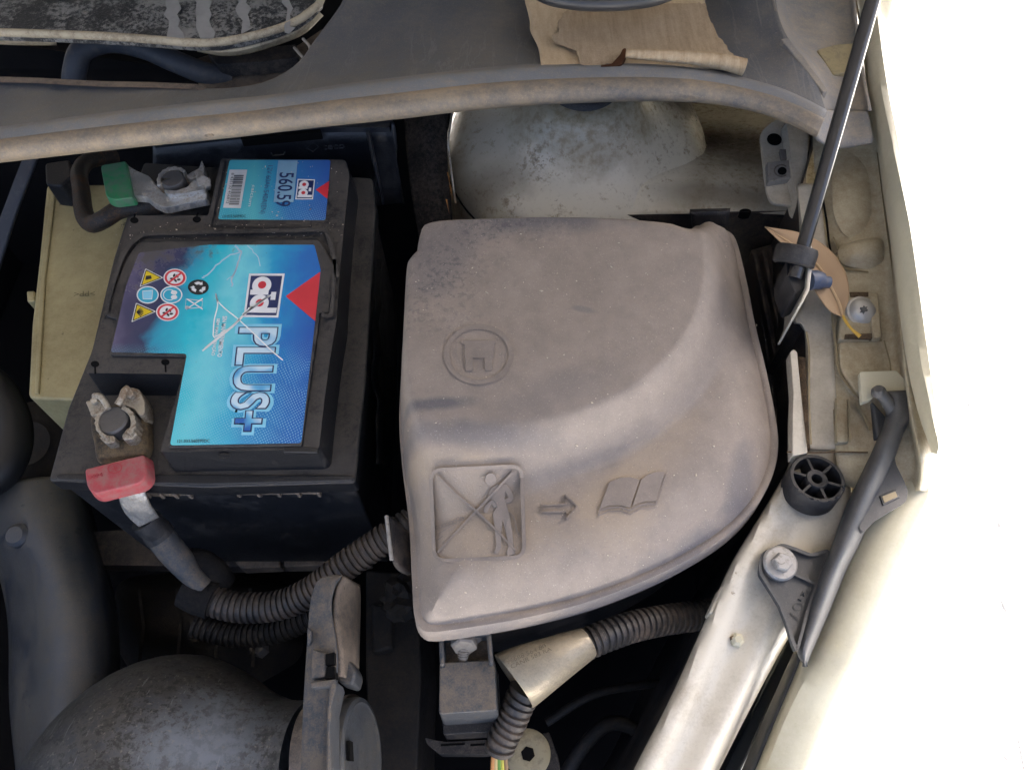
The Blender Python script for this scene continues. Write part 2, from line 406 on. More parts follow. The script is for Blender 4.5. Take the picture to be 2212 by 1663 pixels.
M_redd = plain('red_plastic_raised', (0.36, 0.05, 0.06), 0.5, 0.3)
M_green = plain('green_plastic', (0.015, 0.19, 0.07), 0.5, 0.4, 0, 0.25, 80, grime=(0.09, 0.145, 0.10), ga=0.46)
M_tank = dirty('yellowed_plastic', (0.36, 0.305, 0.155), (0.25, 0.20, 0.095), 0.4, 0.35, 18, 0.45, 0.8, 0.3, 0.1, 0.4, spots=(0.09, 0.07, 0.03), spot_amt=0.68, spot_scale=150)
M_tankd = plain('tank_lettering', (0.15, 0.13, 0.065), 0.6, 0.3)
M_washer = plain('cream_washer', (0.27, 0.23, 0.14), 0.5, 0.4, grime=(0.10, 0.08, 0.05), ga=0.6)
M_hole = plain('hole_black', (0.006, 0.006, 0.006), 0.9, 0.05)
M_leafm = None
M_white = plain('white_print', (0.72, 0.73, 0.73), 0.35, 0.4, 0, 0.04)
M_pen = plain('white_scratch', (0.80, 0.82, 0.80), 0.5, 0.3, 0, 0.03)
M_navy = plain('navy_print', (0.012, 0.025, 0.10), 0.3, 0.5)
M_navy2 = plain('slate_blue_print', (0.035, 0.07, 0.17), 0.35, 0.5)
M_redp = plain('red_print', (0.55, 0.03, 0.045), 0.3, 0.5, 0, 0.15, 40)
M_yel = plain('yellow_print', (0.65, 0.48, 0.01), 0.35, 0.5)
M_cyan = plain('cyan_print', (0.02, 0.36, 0.52), 0.35, 0.5)
M_blk = plain('black_print', (0.012, 0.013, 0.016), 0.35, 0.5)
M_pale = plain('pale_print', (0.50, 0.54, 0.56), 0.35, 0.5, 0, 0.1, 90)
M_glow = plain('pale_cyan_print', (0.22, 0.58, 0.75), 0.3, 0.5, 0, 0.1)
M_plus = None

def leaf_mat():
    m, T, B, co = new_mat('dry_leaf')
    n = noise(T, co, 35, 5, 0.6); n2 = noise(T, co, 400, 4, 0.7)
    c = mix(T, n, (0.275, 0.18, 0.10), (0.37, 0.25, 0.145)); c = mix(T, ramp(T, n2, [(.62, 0), (.72, .5)]), c, (0.16, 0.07, 0.03))
    T.links.new(c, B.inputs['Base Color']); B.inputs['Roughness'].default_value = 0.55
    return m
M_leaf = leaf_mat()
M_vein = plain('leaf_vein', (0.47, 0.33, 0.19), 0.6, 0.3)
M_stem = plain('leaf_stem', (0.55, 0.34, 0.06), 0.5, 0.3)

def label_mat(name, big):
    """printed sticker: blue-cyan artwork with halftone dots; UV = position on the sticker"""
    m, T, B, co = new_mat(name)
    uvn = T.nodes.new('ShaderNodeTexCoord'); sx = T.nodes.new('ShaderNodeSeparateXYZ'); T.links.new(uvn.outputs['UV'], sx.inputs[0])
    X = mth(T, 'MULTIPLY', sx.outputs['X'], 100); Y = mth(T, 'MULTIPLY', sx.outputs['Y'], -100)
    nz = noise(T, uvn.outputs['UV'], 0.9, 4, 0.55, 0.4)
    if big:
        # slanted coordinate: artwork leans with the sticker's long side
        t = mth(T, 'MULTIPLY_ADD', mth(T, 'SUBTRACT', Y, 740), 0.30, X)
        t = mth(T, 'DIVIDE', mth(T, 'SUBTRACT', t, 235), 455)
        t = mth(T, 'MULTIPLY_ADD', mth(T, 'SUBTRACT', nz, 0.5), 0.38, t)
        c = ramp(T, t, [(0.0, (0.085, 0.075, 0.15)), (0.10, (0.04, 0.04, 0.10)), (0.19, (0.02, 0.03, 0.09)), (0.27, (0.01, 0.27, 0.43)), (0.40, (0.005, 0.47, 0.60)),
                         (0.52, (0.16, 0.62, 0.70)), (0.68, (0.008, 0.32, 0.58)), (0.82, (0.006, 0.15, 0.48)), (1.0, (0.006, 0.09, 0.40))])
        # brighter cyan in the lower corner
        lo = ramp(T, mth(T, 'DIVIDE', mth(T, 'SUBTRACT', Y, 740), 220), [(0, 0), (1, 0.75)])
        c = mix(T, mth(T, 'MULTIPLY', lo, ramp(T, mth(T, 'DIVIDE', mth(T, 'SUBTRACT', X, 370), 250), [(0, 1), (1, 0.1)])), c, (0.10, 0.58, 0.64))
        k = 0.82
        y0, dx = 740, 0.35
    else:
        t = mth(T, 'DIVIDE', mth(T, 'SUBTRACT', X, 475), 240)
        t = mth(T, 'MULTIPLY_ADD', mth(T, 'SUBTRACT', nz, 0.5), 0.22, t)
        c = ramp(T, t, [(0, (0.05, 0.36, 0.46)), (0.3, (0.08, 0.40, 0.46)), (0.5, (0.04, 0.27, 0.44)), (0.66, (0.03, 0.17, 0.42)), (1, (0.03, 0.10, 0.36))])
        k = 0.95; y0, dx = 425, 0.5
    wob = mth(T, 'MULTIPLY', nz, 26)
    a = mth(T, 'SINE', mth(T, 'MULTIPLY', mth(T, 'ADD', mth(T, 'ADD', X, mth(T, 'MULTIPLY', Y, dx)), wob), k))
    b = mth(T, 'SINE', mth(T, 'MULTIPLY', mth(T, 'SUBTRACT', Y, mth(T, 'ADD', mth(T, 'MULTIPLY', X, dx), wob)), k))
    dots = ramp(T, mth(T, 'MULTIPLY', a, b), [(0.35, 0), (0.6, 1)])
    msk = ramp(T, mth(T, 'DIVIDE', mth(T, 'SUBTRACT', Y, y0), 120), [(0, 0), (0.6, 0.65)])
    c = mix(T, mth(T, 'MULTIPLY', dots, mth(T, 'MULTIPLY', msk, ramp(T, noise(T, uvn.outputs['UV'], 1.7, 2), [(.35, .2), (.55, 1)]))), c, (0.24, 0.58, 0.72))
    # grime: heavier at the rear end where dirt has settled
    g = noise(T, uvn.outputs['UV'], 3.0, 8, 0.72); g2 = noise(T, uvn.outputs['UV'], 14, 5, 0.7)
    if big:
        top = ramp(T, mth(T, 'DIVIDE', mth(T, 'SUBTRACT', mth(T, 'MULTIPLY_ADD', X, 0.35, Y), 640), 130), [(0, 0.30), (1, 0)])
        gm = ramp(T, mth(T, 'ADD', g, top), [(0.66, 0), (0.80, 0.92)])
    else: gm = ramp(T, g, [(0.62, 0), (0.9, 0.7)])
    c = mix(T, gm, c, (0.075, 0.068, 0.065))
    c = mix(T, ramp(T, g2, [(0.62, 0), (0.8, 0.55)]), c, (0.06, 0.07, 0.08))
    c = mix(T, 0.03, c, (0.22, 0.22, 0.22))
    T.links.new(c, B.inputs['Base Color'])
    r = T.nodes.new('ShaderNodeMapRange'); T.links.new(gm, r.inputs[0]); r.inputs[3].default_value = 0.26; r.inputs[4].default_value = 0.8
    T.links.new(r.outputs[0], B.inputs['Roughness'])
    return m
M_label = label_mat('sticker_artwork', True); M_label2 = label_mat('small_sticker_artwork', False)
def plus_mat():
    m, T, B, co = new_mat('lettering_gradient')
    n = noise(T, co, 45, 2, 0.4); c = ramp(T, n, [(0.34, (0.02, 0.12, 0.42)), (0.42, (0.12, 0.42, 0.66)), (0.50, (0.50, 0.68, 0.78)), (0.60, (0.55, 0.70, 0.78)), (0.70, (0.08, 0.38, 0.64))])
    T.links.new(c, B.inputs['Base Color']); B.inputs['Roughness'].default_value = 0.28
    return m
M_plus = plus_mat()
def ground_mat():
    m, T, B, co = new_mat('pale_paving')
    n = noise(T, co, 1.6, 6, 0.6); n2 = noise(T, co, 14, 6, 0.7)
    c = mix(T, n, (0.62, 0.615, 0.60), (0.72, 0.71, 0.69)); c = mix(T, ramp(T, n2, [(.64, 0), (.74, .5)]), c, (0.30, 0.30, 0.31))
    T.links.new(c, B.inputs['Base Color']); B.inputs['Roughness'].default_value = 0.8
    return m
M_ground = ground_mat()
M_joint = plain('paving_joint', (0.10, 0.10, 0.10), 0.9, 0.1)

M_dirt2 = plain('grime_line', (0.22, 0.18, 0.11), .9, .1, 0, .4, 90)
# ================================================================== SETTING
def struct(o): o['kind'] = 'structure'; return o
g = 12.0
struct(mk('ground', [Vector((-g, -g, 0)), Vector((g, -g, 0)), Vector((g, g, 0)), Vector((-g, g, 0))], [[0, 1, 2, 3]], M_ground, None, None, Vector((0, 0, 0))))
gnd = bpy.data.objects['ground']
M_stain = plain('dark_oil_stain', (0.035, 0.036, 0.04), 0.8, 0.2, 0, 0.3, 30)
def gmark(name, pts, r=6):
    v = [Vector((p.x, p.y, 0.004)) for p in PP(rnd(pts, r), -800)]
    mk(name, v, [list(range(len(v)))], M_stain, gnd, None)
gmark('paving_joint', [(2142, 1385), (2145, 1384), (2182, 1515), (2216, 1690), (2211, 1690), (2178, 1515)], 1)
gmark('paving_stain', [(2080, 878), (2092, 872), (2106, 878), (2092, 879)], 3); gmark('paving_stain', [(2155, 1296), (2164, 1300), (2176, 1330), (2166, 1322)]); gmark('paving_stain', [(2150, 1130), (2158, 1132), (2160, 1142), (2152, 1140)]); gmark('paving_stain', [(2162, 1630), (2170, 1634), (2176, 1646), (2166, 1640)])
# ================================================================== CAR BODY (one welded shell)
car = thing('car', 'cream painted car with its bonnet open over a dusty engine bay', 'car', P(1760, 900, -100))
# black tub added under everything, keeps ground light out of the gaps
def tub():
    x0, x1, y0, y1, z0, z1 = -0.62, 0.185, -0.16, 0.62, ZB - 0.36, ZB - 0.14
    zr = ZB - 0.015
    V = [Vector(p) for p in ((x0, y0, zr), (x1, y0, z1), (x1, y1, ZB - 0.16), (x0, y1, zr), (x0, y0, z0), (x1, y0, z0), (x1, y1, z0), (x0, y1, z0))]
    o = mk('bay_blackout_tub', V, [[4, 5, 6, 7], [0, 1, 5, 4], [2, 3, 7, 6], [3, 0, 4, 7], [1, 2, 6, 5]], M_void, car, 30)
    s = o.modifiers.new('s', 'SOLIDIFY'); s.thickness = 0.004
tub()
# strut tower: dome with a raised shoulder and a hole for the mount
tc = P(1258, 196, 10)
def tower_mat():
    m, T, B, co = new_mat('grimy_shaded_tower'); sx = T.nodes.new('ShaderNodeSeparateXYZ'); T.links.new(co, sx.inputs[0]); o = tc - car.location
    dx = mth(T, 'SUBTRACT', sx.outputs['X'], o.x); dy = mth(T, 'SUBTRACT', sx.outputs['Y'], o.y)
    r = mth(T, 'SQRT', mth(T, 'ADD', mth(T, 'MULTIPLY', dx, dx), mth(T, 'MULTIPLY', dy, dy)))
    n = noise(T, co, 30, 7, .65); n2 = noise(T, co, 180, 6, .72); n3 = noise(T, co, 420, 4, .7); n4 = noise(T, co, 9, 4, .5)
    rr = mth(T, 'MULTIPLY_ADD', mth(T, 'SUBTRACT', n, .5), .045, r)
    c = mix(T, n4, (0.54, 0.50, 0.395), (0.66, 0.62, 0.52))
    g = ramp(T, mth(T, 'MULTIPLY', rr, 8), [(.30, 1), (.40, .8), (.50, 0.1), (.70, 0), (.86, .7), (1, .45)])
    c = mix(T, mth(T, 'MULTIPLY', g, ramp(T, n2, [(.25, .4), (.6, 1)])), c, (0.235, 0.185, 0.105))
    c = mix(T, ramp(T, mth(T, 'ADD', n4, mth(T, 'MULTIPLY', dx, -3.0)), [(.52, 0), (.85, .8)]), c, (0.20, 0.165, 0.11))  # left side browner: dome shading painted into the colour
    c = mix(T, ramp(T, mth(T, 'MULTIPLY_ADD', mth(T, 'SUBTRACT', n, .5), .6, n2), [(.55, 0), (.68, .75)]), c, (0.24, 0.185, 0.115))
    c = mix(T, ramp(T, mth(T, 'MULTIPLY_ADD', mth(T, 'SUBTRACT', n, .5), .7, n3), [(.66, 0), (.74, .6)]), c, (0.09, 0.068, 0.045))
    for px, py, rx, ry, w_ in ((1510, 250, .075, .050, .95), (1640, 300, .05, .06, .75), (1560, 430, .07, .014, .5), (1060, 410, .05, .02, .5)):     # caked soil; blobs by the cowl also paint its shade
        q = P(px, py, -40) - car.location; u = mth(T, 'DIVIDE', mth(T, 'SUBTRACT', sx.outputs['X'], q.x), rx); v = mth(T, 'DIVIDE', mth(T, 'SUBTRACT', sx.outputs['Y'], q.y), ry)
        d = mth(T, 'ADD', mth(T, 'SQRT', mth(T, 'ADD', mth(T, 'MULTIPLY', u, u), mth(T, 'MULTIPLY', v, v))), mth(T, 'MULTIPLY', mth(T, 'SUBTRACT', n, .5), 1.1))
        c = mix(T, mth(T, 'MULTIPLY', ramp(T, d, [(.3, 1), (1, 0)]), w_), c, (0.075, 0.056, 0.038))
    T.links.new(c, B.inputs['Base Color']); T.links.new(ramp(T, n2, [(.35, .22), (.7, .7)]), B.inputs['Roughness'])
    return m
M_towerr = tower_mat()
tw = lathe('strut_tower', tc, (0, -0.12, 1), [(20, 8), (32, 9), (37, 8), (42, 4), (48, -4), (56, -14), (66, -24), (78, -32), (92, -40), (104, -51), (109, -61), (110, -64), (112, -78), (114, -120), (116, -220)], M_towerr, car, 80, 60)
tr = lathe('tower_seam', tc, (0, -0.12, 1), [(109.6, -64.2), (111.0, -64.9), (111.0, -66.4), (109.6, -66.8)], M_hole, car, 72)
lathe('strut_mount_ring', tc + Vector((0, 0, 0.004)), (0, -0.12, 1), [(0, 4), (12, 4), (14, 9), (22, 10), (28, 7), (31, 1), (31, -4)], M_rub, car, 40)
# inner wing plane beside and in front of the tower
loft('inner_wing', [[(1300, 140, -110), (1400, 145, -115), (1480, 150, -120), (1640, 170, -110), (1800, 200, -70)],
                    [(1300, 250, -60), (1400, 252, -80), (1480, 260, -84), (1640, 270, -74), (1790, 290, -46)],
                    [(1270, 320, -46), (1380, 322, -42), (1480, 326, -44), (1640, 334, -46), (1790, 340, -36)],
                    [(1240, 390, -44), (1360, 386, -30), (1480, 386, -30), (1640, 390, -36), (1790, 400, -31)],
                    [(1140, 470, -66), (1280, 466, -46), (1420, 463, -38), (1640, 460, -40), (1800, 470, -36)]], M_towerr, car, 60, 40, 1.5)
WING_EDGE = [(1140, 470, -66), (1280, 466, -46), (1420, 463, -38), (1640, 460, -40), (1735, 458, -38)]
def edge_wall():
    top = spline(PP(WING_EDGE, 0), 40); o2 = [v + Vector((0, mm(1.5), 0)) for v in top]
    prism('wing_front_wall', None, 0, -260, M_boxblk, car, world=top + o2[::-1])
edge_wall()
bx0, by = P(880, 230, 20).x, P(1480, 150, -116).y - 0.004
prism('light_block_bulkhead', None, 0, -300, M_felt, car, world=[Vector((bx0, by, ZB + .045)), Vector((0.30, by, ZB + .045)), Vector((0.30, by + .004, ZB + .045)), Vector((bx0, by + .004, ZB + .045))])  # added sheet, blocks light leaking from behind the tower
# dirt lump on the inner wing
def lump(name, px, py, z, r, mat, parent, seed=1, flat=0.5):
    random.seed(seed); bm = bmesh.new(); bmesh.ops.create_icosphere(bm, subdivisions=3, radius=mm(r))
    for v in bm.verts: v.co *= 1 + random.uniform(-.22, .22); v.co.z *= flat
    c = P(px, py, z); vs = [v.co + c for v in bm.verts]; fs = [[v.index for v in f.verts] for f in bm.faces]; bm.free()
    return mk(name, vs, fs, mat, parent, 25)
M_dim0 = plain('soil_crumb', (0.13, 0.10, 0.07), .95, .1, 0, .3, 200)
M_dirt = dirty('caked_dirt', (0.07, 0.05, 0.035), (0.17, 0.12, 0.075), 0.5, 0.3, 90, 0.95, 0.95, 0.5, 0.8, 0.1)
lump('dirt_clod', 1505, 292, -62, 6, M_dim0, car, 3, 0.4); lump('dirt_clod', 1440, 296, -56, 3.4, M_dim0, car, 5, 0.6)
prism('drain_slot', ell(1610, 457, 13, 6), -38.6, -44, M_hole, car)
# bracket with hole and spring nut
br = prism('mounting_bracket', [(1668, 262), (1700, 248), (1740, 258), (1750, 300), (1746, 360), (1738, 446, 8), (1712, 444, 6), (1665, 438, 14), (1655, 410, 8), (1648, 350, 6), (1641, 285, 22)], -8, -11, M_rail, car, 0.8, 0, 10)
prism('bracket_hole', ell(1673, 301, 16, 12.5, 24, 0.2), -7.4, -9, M_hole, car)
prism('bracket_web', [(1698, 262), (1740, 262), (1746, 300), (1740, 430), (1728, 440), (1712, 380), (1704, 300)], 0, -14, M_rail, car, 2.5, 3, 6)
sn = prism('spring_nut', [(1657, 350), (1712, 345), (1724, 382), (1660, 392)], -2.6, -9, M_steel, car, 0.8, 0, 3)
prism('nut_bore', ell(1690, 369, 9.5, 8, 20), -2.0, -4, M_hole, sn)
stroke('nut_rim', ell(1688, 369, 15, 12.5, 24)[3:22], 3.0, -2.6, M_dull, sn, False, 0.8)
prism('bracket_pad', [(1684, 322), (1716, 322), (1718, 344), (1690, 345)], -5, -9, M_dull, car, 0.6)

# inner ledge of the wing: long pressed sheet between the bay and the fender
loft('wing_ledge', [[(1752, 240, 8), (1762, 400, 8), (1782, 520, 8), (1790, 700, 10), (1800, 900, 10), (1806, 990, 8), (1806, 1040, 0)],
                    [(1790, 240, 16), (1810, 400, 15), (1822, 520, 15), (1838, 700, 15), (1855, 900, 13), (1865, 990, 10), (1865, 1060, 2)],
                    [(1850, 240, 20), (1862, 400, 18), (1880, 520, 18), (1898, 700, 17), (1915, 900, 16), (1925, 990, 12), (1915, 1060, 4)],
                    [(1884, 240, 24), (1900, 400, 22), (1918, 520, 22), (1932, 700, 21), (1952, 880, 20), (1972, 990, 16), (1965, 1060, 8)],
                    [(1900, 240, 40), (1914, 400, 38), (1932, 520, 38), (1948, 700, 37), (1965, 860, 36), (1990, 990, 28), (1990, 1060, 16)],
                    [(1930, 240, 30), (1946, 400, 28), (1965, 520, 28), (1985, 700, 27), (2010, 860, 26), (2026, 990, 16), (2020, 1060, 6)]], M_cream, car, 60, 36, 1.2)
# lower left sheet, stepped up from the seam
loft('ledge_flange', [[(1722, 400, -30), (1722, 520, -30), (1712, 640, -28), (1716, 700, -26), (1740, 720, -26), (1742, 850, -26), (1740, 990, -28)],
                      [(1722, 400, 4), (1730, 520, 4), (1735, 640, 4), (1714, 692, 4), (1738, 716, 4), (1742, 850, 5), (1746, 970, 4)],
                      [(1735, 396, 8), (1745, 520, 7), (1755, 640, 7), (1752, 700, 7), (1760, 740, 7), (1760, 850, 8), (1764, 970, 7)],
                      [(1768, 396, 11), (1786, 530, 11), (1800, 640, 11), (1800, 700, 11), (1800, 740, 11), (1806, 850, 11), (1812, 970, 9)]], M_rail, car, 60, 24, 1.2)
def wall(name, pts, zt, zb, mat, parent, th=1.5):
    a = [tuple(p)[:2] for p in spline([Vector((p[0], p[1], 0)) for p in pts], 40)]
    top = PP(a, zt); o2 = [v + Vector((mm(th), 0, 0)) for v in top]
    return prism(name, None, 0, zb, mat, parent, world=top + o2[::-1])
wall('inner_wing_wall', [(1800, 120), (1775, 220), (1758, 300), (1730, 396)], 4, -200, M_boxblk, car)  # added to block ground light coming in below the ledge
wall('inner_wing_wall', [(1724, 398), (1732, 520), (1737, 640), (1720, 690), (1742, 716), (1746, 850), (1748, 985)], 2, -200, M_boxblk, car)
wall('inner_wing_wall', [(1712, 985), (1694, 1036), (1650, 1113), (1592, 1211), (1540, 1323), (1460, 1501), (1390, 1637), (1350, 1720)], -30, -300, M_boxblk, car)
stroke('ledge_seam', [(1769, 365), (1776, 420), (1786, 480), (1790, 520), (1797, 560)], 5, 12.5, M_hole, car, False, 0.6)
# fender rim and outer wing: inner wall, gutter, crown, outer skin
fr = [[(1838, -70, 30), (1858, 60, 34), (1872, 200, 38), (1893, 310, 40), (1928, 560, 42), (1955, 760, 44), (1980, 880, 44), (2005, 955, 40), (2012, 978, 34)],
      [(1850, -70, 46), (1868, 60, 50), (1884, 200, 52), (1905, 320, 54), (1940, 560, 55), (1966, 760, 56), (1990, 880, 55), (2013, 955, 50), (2017, 978, 44)],
      [(1862, -70, 48), (1878, 60, 52), (1894, 200, 54), (1915, 320, 56), (1950, 560, 57), (1978, 760, 58), (2000, 880, 57), (2018, 955, 52), (2019, 978, 46)],
      [(1872, -70, 55), (1890, 60, 58), (1908, 200, 61), (1930, 320, 62), (1965, 560, 63), (1992, 760, 63), (2012, 880, 62), (2024, 955, 57), (2022, 980, 48)],
      [(1882, -70, 55), (1898, 60, 58), (1918, 200, 61), (1941, 320, 62), (1976, 560, 63), (2003, 760, 63), (2020, 880, 62), (2028, 955, 56), (2024, 981, 48)],
      [(1886, -70, 40), (1902, 60, 42), (1921, 200, 45), (1944, 320, 46), (1979, 560, 46), (2005, 760, 46), (2022, 880, 44), (2029, 955, 38), (2025, 982, 30)],
      [(1886, -70, -60), (1902, 60, -60), (1919, 200, -60), (1941, 320, -60), (1974, 560, -60), (1998, 760, -60), (2014, 880, -60), (2022, 955, -60), (2020, 982, -60)]]
fr.append([Vector((q.x, q.y, 0.32)) for q in PP(fr[-1], 0)])  # skirt added to block ground light from the right
loft('fender_rim', fr, M_creamc, car, 70, 56, 0)
stroke('gutter_grime', [(1840, -40), (1862, 70), (1876, 200), (1898, 312), (1932, 560), (1958, 760), (1980, 860)], 5, 41, M_dirt2, car, False, 1)
# lower front part of the fender (beside the lamp arm): curved skin rolling away to the right
loft('fender_front', [[(1880, 900, -4), (1870, 1000, -6), (1810, 1120, -14), (1760, 1247, -26), (1735, 1367, -40), (1715, 1439, -60), (1672, 1550, -74), (1624, 1670, -86), (1586, 1760, -94)],
                      [(1935, 900, 6), (1925, 1000, 4), (1880, 1120, 0), (1828, 1247, -8), (1775, 1367, -16), (1739, 1439, -22), (1690, 1550, -32), (1640, 1670, -44), (1600, 1760, -54)],
                      [(1970, 930, 10), (1960, 1020, 9), (1905, 1130, 5), (1850, 1250, -2), (1800, 1367, -10), (1762, 1445, -16), (1715, 1550, -25), (1668, 1670, -36), (1628, 1760, -46)],
                      [(2005, 965, 18), (1992, 1040, 14), (1945, 1140, 9), (1898, 1250, 2), (1850, 1367, -6), (1812, 1450, -12), (1765, 1550, -21), (1718, 1670, -31), (1680, 1760, -40)],
                      [(2024, 980, 18), (2014, 1050, 12), (1985, 1140, 4), (1940, 1250, -5), (1892, 1367, -14), (1855, 1450, -21), (1808, 1550, -30), (1762, 1670, -40), (1725, 1760, -48)],
                      [(2030, 985, 0), (2022, 1055, -4), (2000, 1140, -12), (1962, 1250, -22), (1916, 1367, -32), (1880, 1450, -40), (1834, 1550, -50), (1790, 1670, -60), (1752, 1760, -68)],
                      [(2034, 990, -30), (2045, 1060, -30), (2040, 1150, -36), (2020, 1255, -44), (1995, 1370, -54), (1975, 1455, -60), (1948, 1555, -68), (1926, 1675, -78), (1910, 1765, -86)],
                      [(2040, 990, -90), (2062, 1060, -90), (2076, 1150, -90), (2074, 1255, -95), (2072, 1370, -100), (2070, 1455, -105), (2066, 1555, -110), (2062, 1675, -118), (2060, 1765, -125)],
                      [(2036, 990, -250), (2060, 1060, -250), (2076, 1150, -250), (2078, 1255, -255), (2080, 1370, -260), (2080, 1455, -265), (2078, 1555, -270), (2076, 1675, -278), (2076, 1765, -285)]],
     M_creamc, car, 60, 44, 0)
# front rail (slam panel): ridged sheet sweeping down to the bottom of the frame
loft('front_rail', [[(1712, 905, -14), (1708, 985, -40), (1686, 1040, -60), (1640, 1116, -60), (1582, 1212, -60), (1530, 1325, -60), (1450, 1503, -60), (1380, 1640, -60), (1340, 1720, -60)],
                    [(1716, 905, 0), (1711, 985, 0), (1690, 1036, -2), (1645, 1113, -4), (1586, 1211, -8), (1534, 1323, -12), (1454, 1501, -18), (1384, 1637, -24), (1344, 1720, -27)],
                    [(1726, 905, 4), (1724, 985, 4), (1712, 1040, 2), (1672, 1118, 2), (1612, 1216, 0), (1562, 1326, -5), (1482, 1503, -11), (1412, 1640, -17), (1372, 1720, -20)],
                    [(1745, 905, 2), (1750, 985, 2), (1755, 1050, -1), (1720, 1140, -4), (1660, 1250, -8), (1612, 1345, -11), (1530, 1510, -18), (1462, 1645, -24), (1420, 1725, -27)],
                    [(1768, 905, 4), (1785, 985, 3), (1800, 1070, 0), (1775, 1170, -4), (1722, 1260, -7), (1664, 1360, -8), (1588, 1520, -15), (1520, 1655, -21), (1480, 1730, -24)],
                    [(1790, 905, 2), (1815, 985, 0), (1836, 1080, -5), (1808, 1180, -12), (1746, 1290, -20), (1686, 1375, -22), (1606, 1528, -30), (1540, 1660, -36), (1500, 1735, -38)],
                    [(1800, 905, -30), (1826, 985, -34), (1842, 1085, -40), (1812, 1190, -50), (1755, 1300, -60), (1696, 1390, -70), (1618, 1535, -80), (1552, 1665, -86), (1512, 1740, -90)]], M_rail, car, 70, 40, 1.5)
prism('rail_edge_step', [(1558, 1266), (1572, 1262), (1552, 1300), (1540, 1326), (1532, 1322)], -7, -20, M_rail, car, 1, 0)
prism('corner_filler', [(1780, 960), (1990, 950), (1985, 1060), (1900, 1180), (1800, 1220), (1770, 1180)], -22, -60, M_cream, car)
# standing fin behind the stop
prism('rail_fin', [(1707, 760), (1714, 754), (1722, 760), (1732, 860), (1745, 978), (1712, 985), (1712, 900), (1714, 850)], 14, 5, M_rail, car, 2.2, 0, 4)
prism('fin_gap', [(1724, 770), (1740, 772), (1746, 900), (1750, 972), (1740, 975), (1732, 880)], 9.5, -6, M_dirt, car, 0)
# pressed features of the ledge
def dome(name, outline, z, h, mat, parent, n=10, p=2.0):
    """low pressed boss over a closed outline"""
    out = PP(outline, z); c = sum(out, Vector()) / len(out); k = len(out); V = []; Fc = []
    for i in range(n):
        s = 1 - i / n
        for q in out: V.append(c + (q - c) * s + Vector((0, 0, mm(h) * (1 - s ** p))))
    V.append(c + Vector((0, 0, mm(h))))
    for i in range(n - 1):
        for j in range(k): Fc.append([i * k + j, i * k + (j + 1) % k, (i + 1) * k + (j + 1) % k, (i + 1) * k + j])
    for j in range(k): Fc.append([(n - 1) * k + j, (n - 1) * k + (j + 1) % k, n * k])
    return mk(name, V, Fc, mat, parent, 70)
dome('pressed_boss', rnd([(1806, 534), (1862, 516), (1916, 514), (1914, 572), (1880, 584), (1816, 572)], 26, 8), 17, 8, M_cream, car, 14, 2.4)
dome('pressed_boss', rnd([(1795, 310), (1888, 310), (1900, 440), (1896, 512), (1830, 520), (1800, 470)], 40, 8), 16.0, 4, M_cream, car, 14, 2.2)
pl = prism('pressed_panel', [(1812, 735), (1908, 733), (1922, 800), (1905, 845), (1850, 852), (1822, 805), (1812, 790)], 17, 8, M_cream, car, 3, 1, 10)
prism('screw_pad', [(1826, 628), (1898, 631), (1907, 732), (1812, 734), (1815, 690)], 20, 12, M_cream, car, 1.6, 0, 8)
prism('pad_slot', [(1836, 631), (1876, 631), (1876, 640), (1838, 640)], 20.8, 18, M_dirt, car); prism('pad_slot', [(1826, 722), (1888, 720), (1890, 731), (1824, 731)], 20.8, 18, M_dirt, car)
prism('pad_rib', [(1878, 640), (1896, 640), (1904, 728), (1888, 730)], 23, 19, M_cream, car, 1, 0, 3)
sc = P(1862, 673, 21)
scr = lathe('panel_screw', sc, (0.05, -0.25, 1), [(0, 5.4), (2.6, 5.1), (5.4, 4.2), (7.6, 2.4), (8.3, .8), (9.8, 0.5), (9.8, -1)], plain('pale_grey_screw', (0.42, 0.41, 0.39), 0.4, 0.5, 0.3, 0.08), car, 36)
def star(cx, cy, r): return [(cx + (r if i % 2 == 0 else r * .55) * math.cos(math.pi * i / 6 + .4), cy + (r if i % 2 == 0 else r * .55) * math.sin(math.pi * i / 6 + .4) * .85) for i in range(12)]
prism('torx_socket', star(1867, 667, 9), 27.0, 24, plain('socket_grey', (0.11, 0.11, 0.11), 0.6, 0.3), scr)
# tab with ball pin for the lamp arm, seam patch, crack lines
tabo = prism('lamp_tab', [(1857, 803), (1936, 800), (1976, 842), (1940, 872), (1912, 876), (1904, 850), (1890, 850), (1884, 862), (1862, 870)], 30, 26.5, M_creamc, car, 0.7, 0, 5)
prism('seam_patch', [(1806, 862), (1832, 862), (1834, 955), (1808, 955)], 13.4, 9, M_cream, car, 0.8, 0, 4)
stroke('seam_line', [(1700, 976), (1760, 978), (1815, 976), (1875, 977)], 3.5, 11.5, M_dirt, car, False, 0.8)
for pts, wd in (([(1798, 560), (1802, 620), (1798, 690), (1806, 740), (1812, 800), (1836, 838), (1856, 860)], 4), ([(1812, 735), (1860, 738), (1908, 735)], 4), ([(1910, 735), (1924, 800), (1906, 848)], 3.5), ([(1806, 860), (1806, 955)], 3), ([(1834, 862), (1836, 955)], 3), ([(1800, 512), (1812, 540), (1816, 574), (1880, 588), (1912, 576)], 3.5), ([(1742, 716), (1748, 760), (1748, 860), (1752, 960)], 4), ([(1846, 870), (1866, 900), (1880, 930)], 4), ([(1895, 330), (1910, 450), (1926, 570), (1940, 690), (1952, 780)], 3)):
    q = [tuple(v)[:2] for v in spline([Vector((a, b, 0)) for a, b in pts], 20)]
    stroke('grime_seam', q, wd, 15.5 if pts[0][0] < 1890 else 24, M_dirt2, car, False, 1.6)
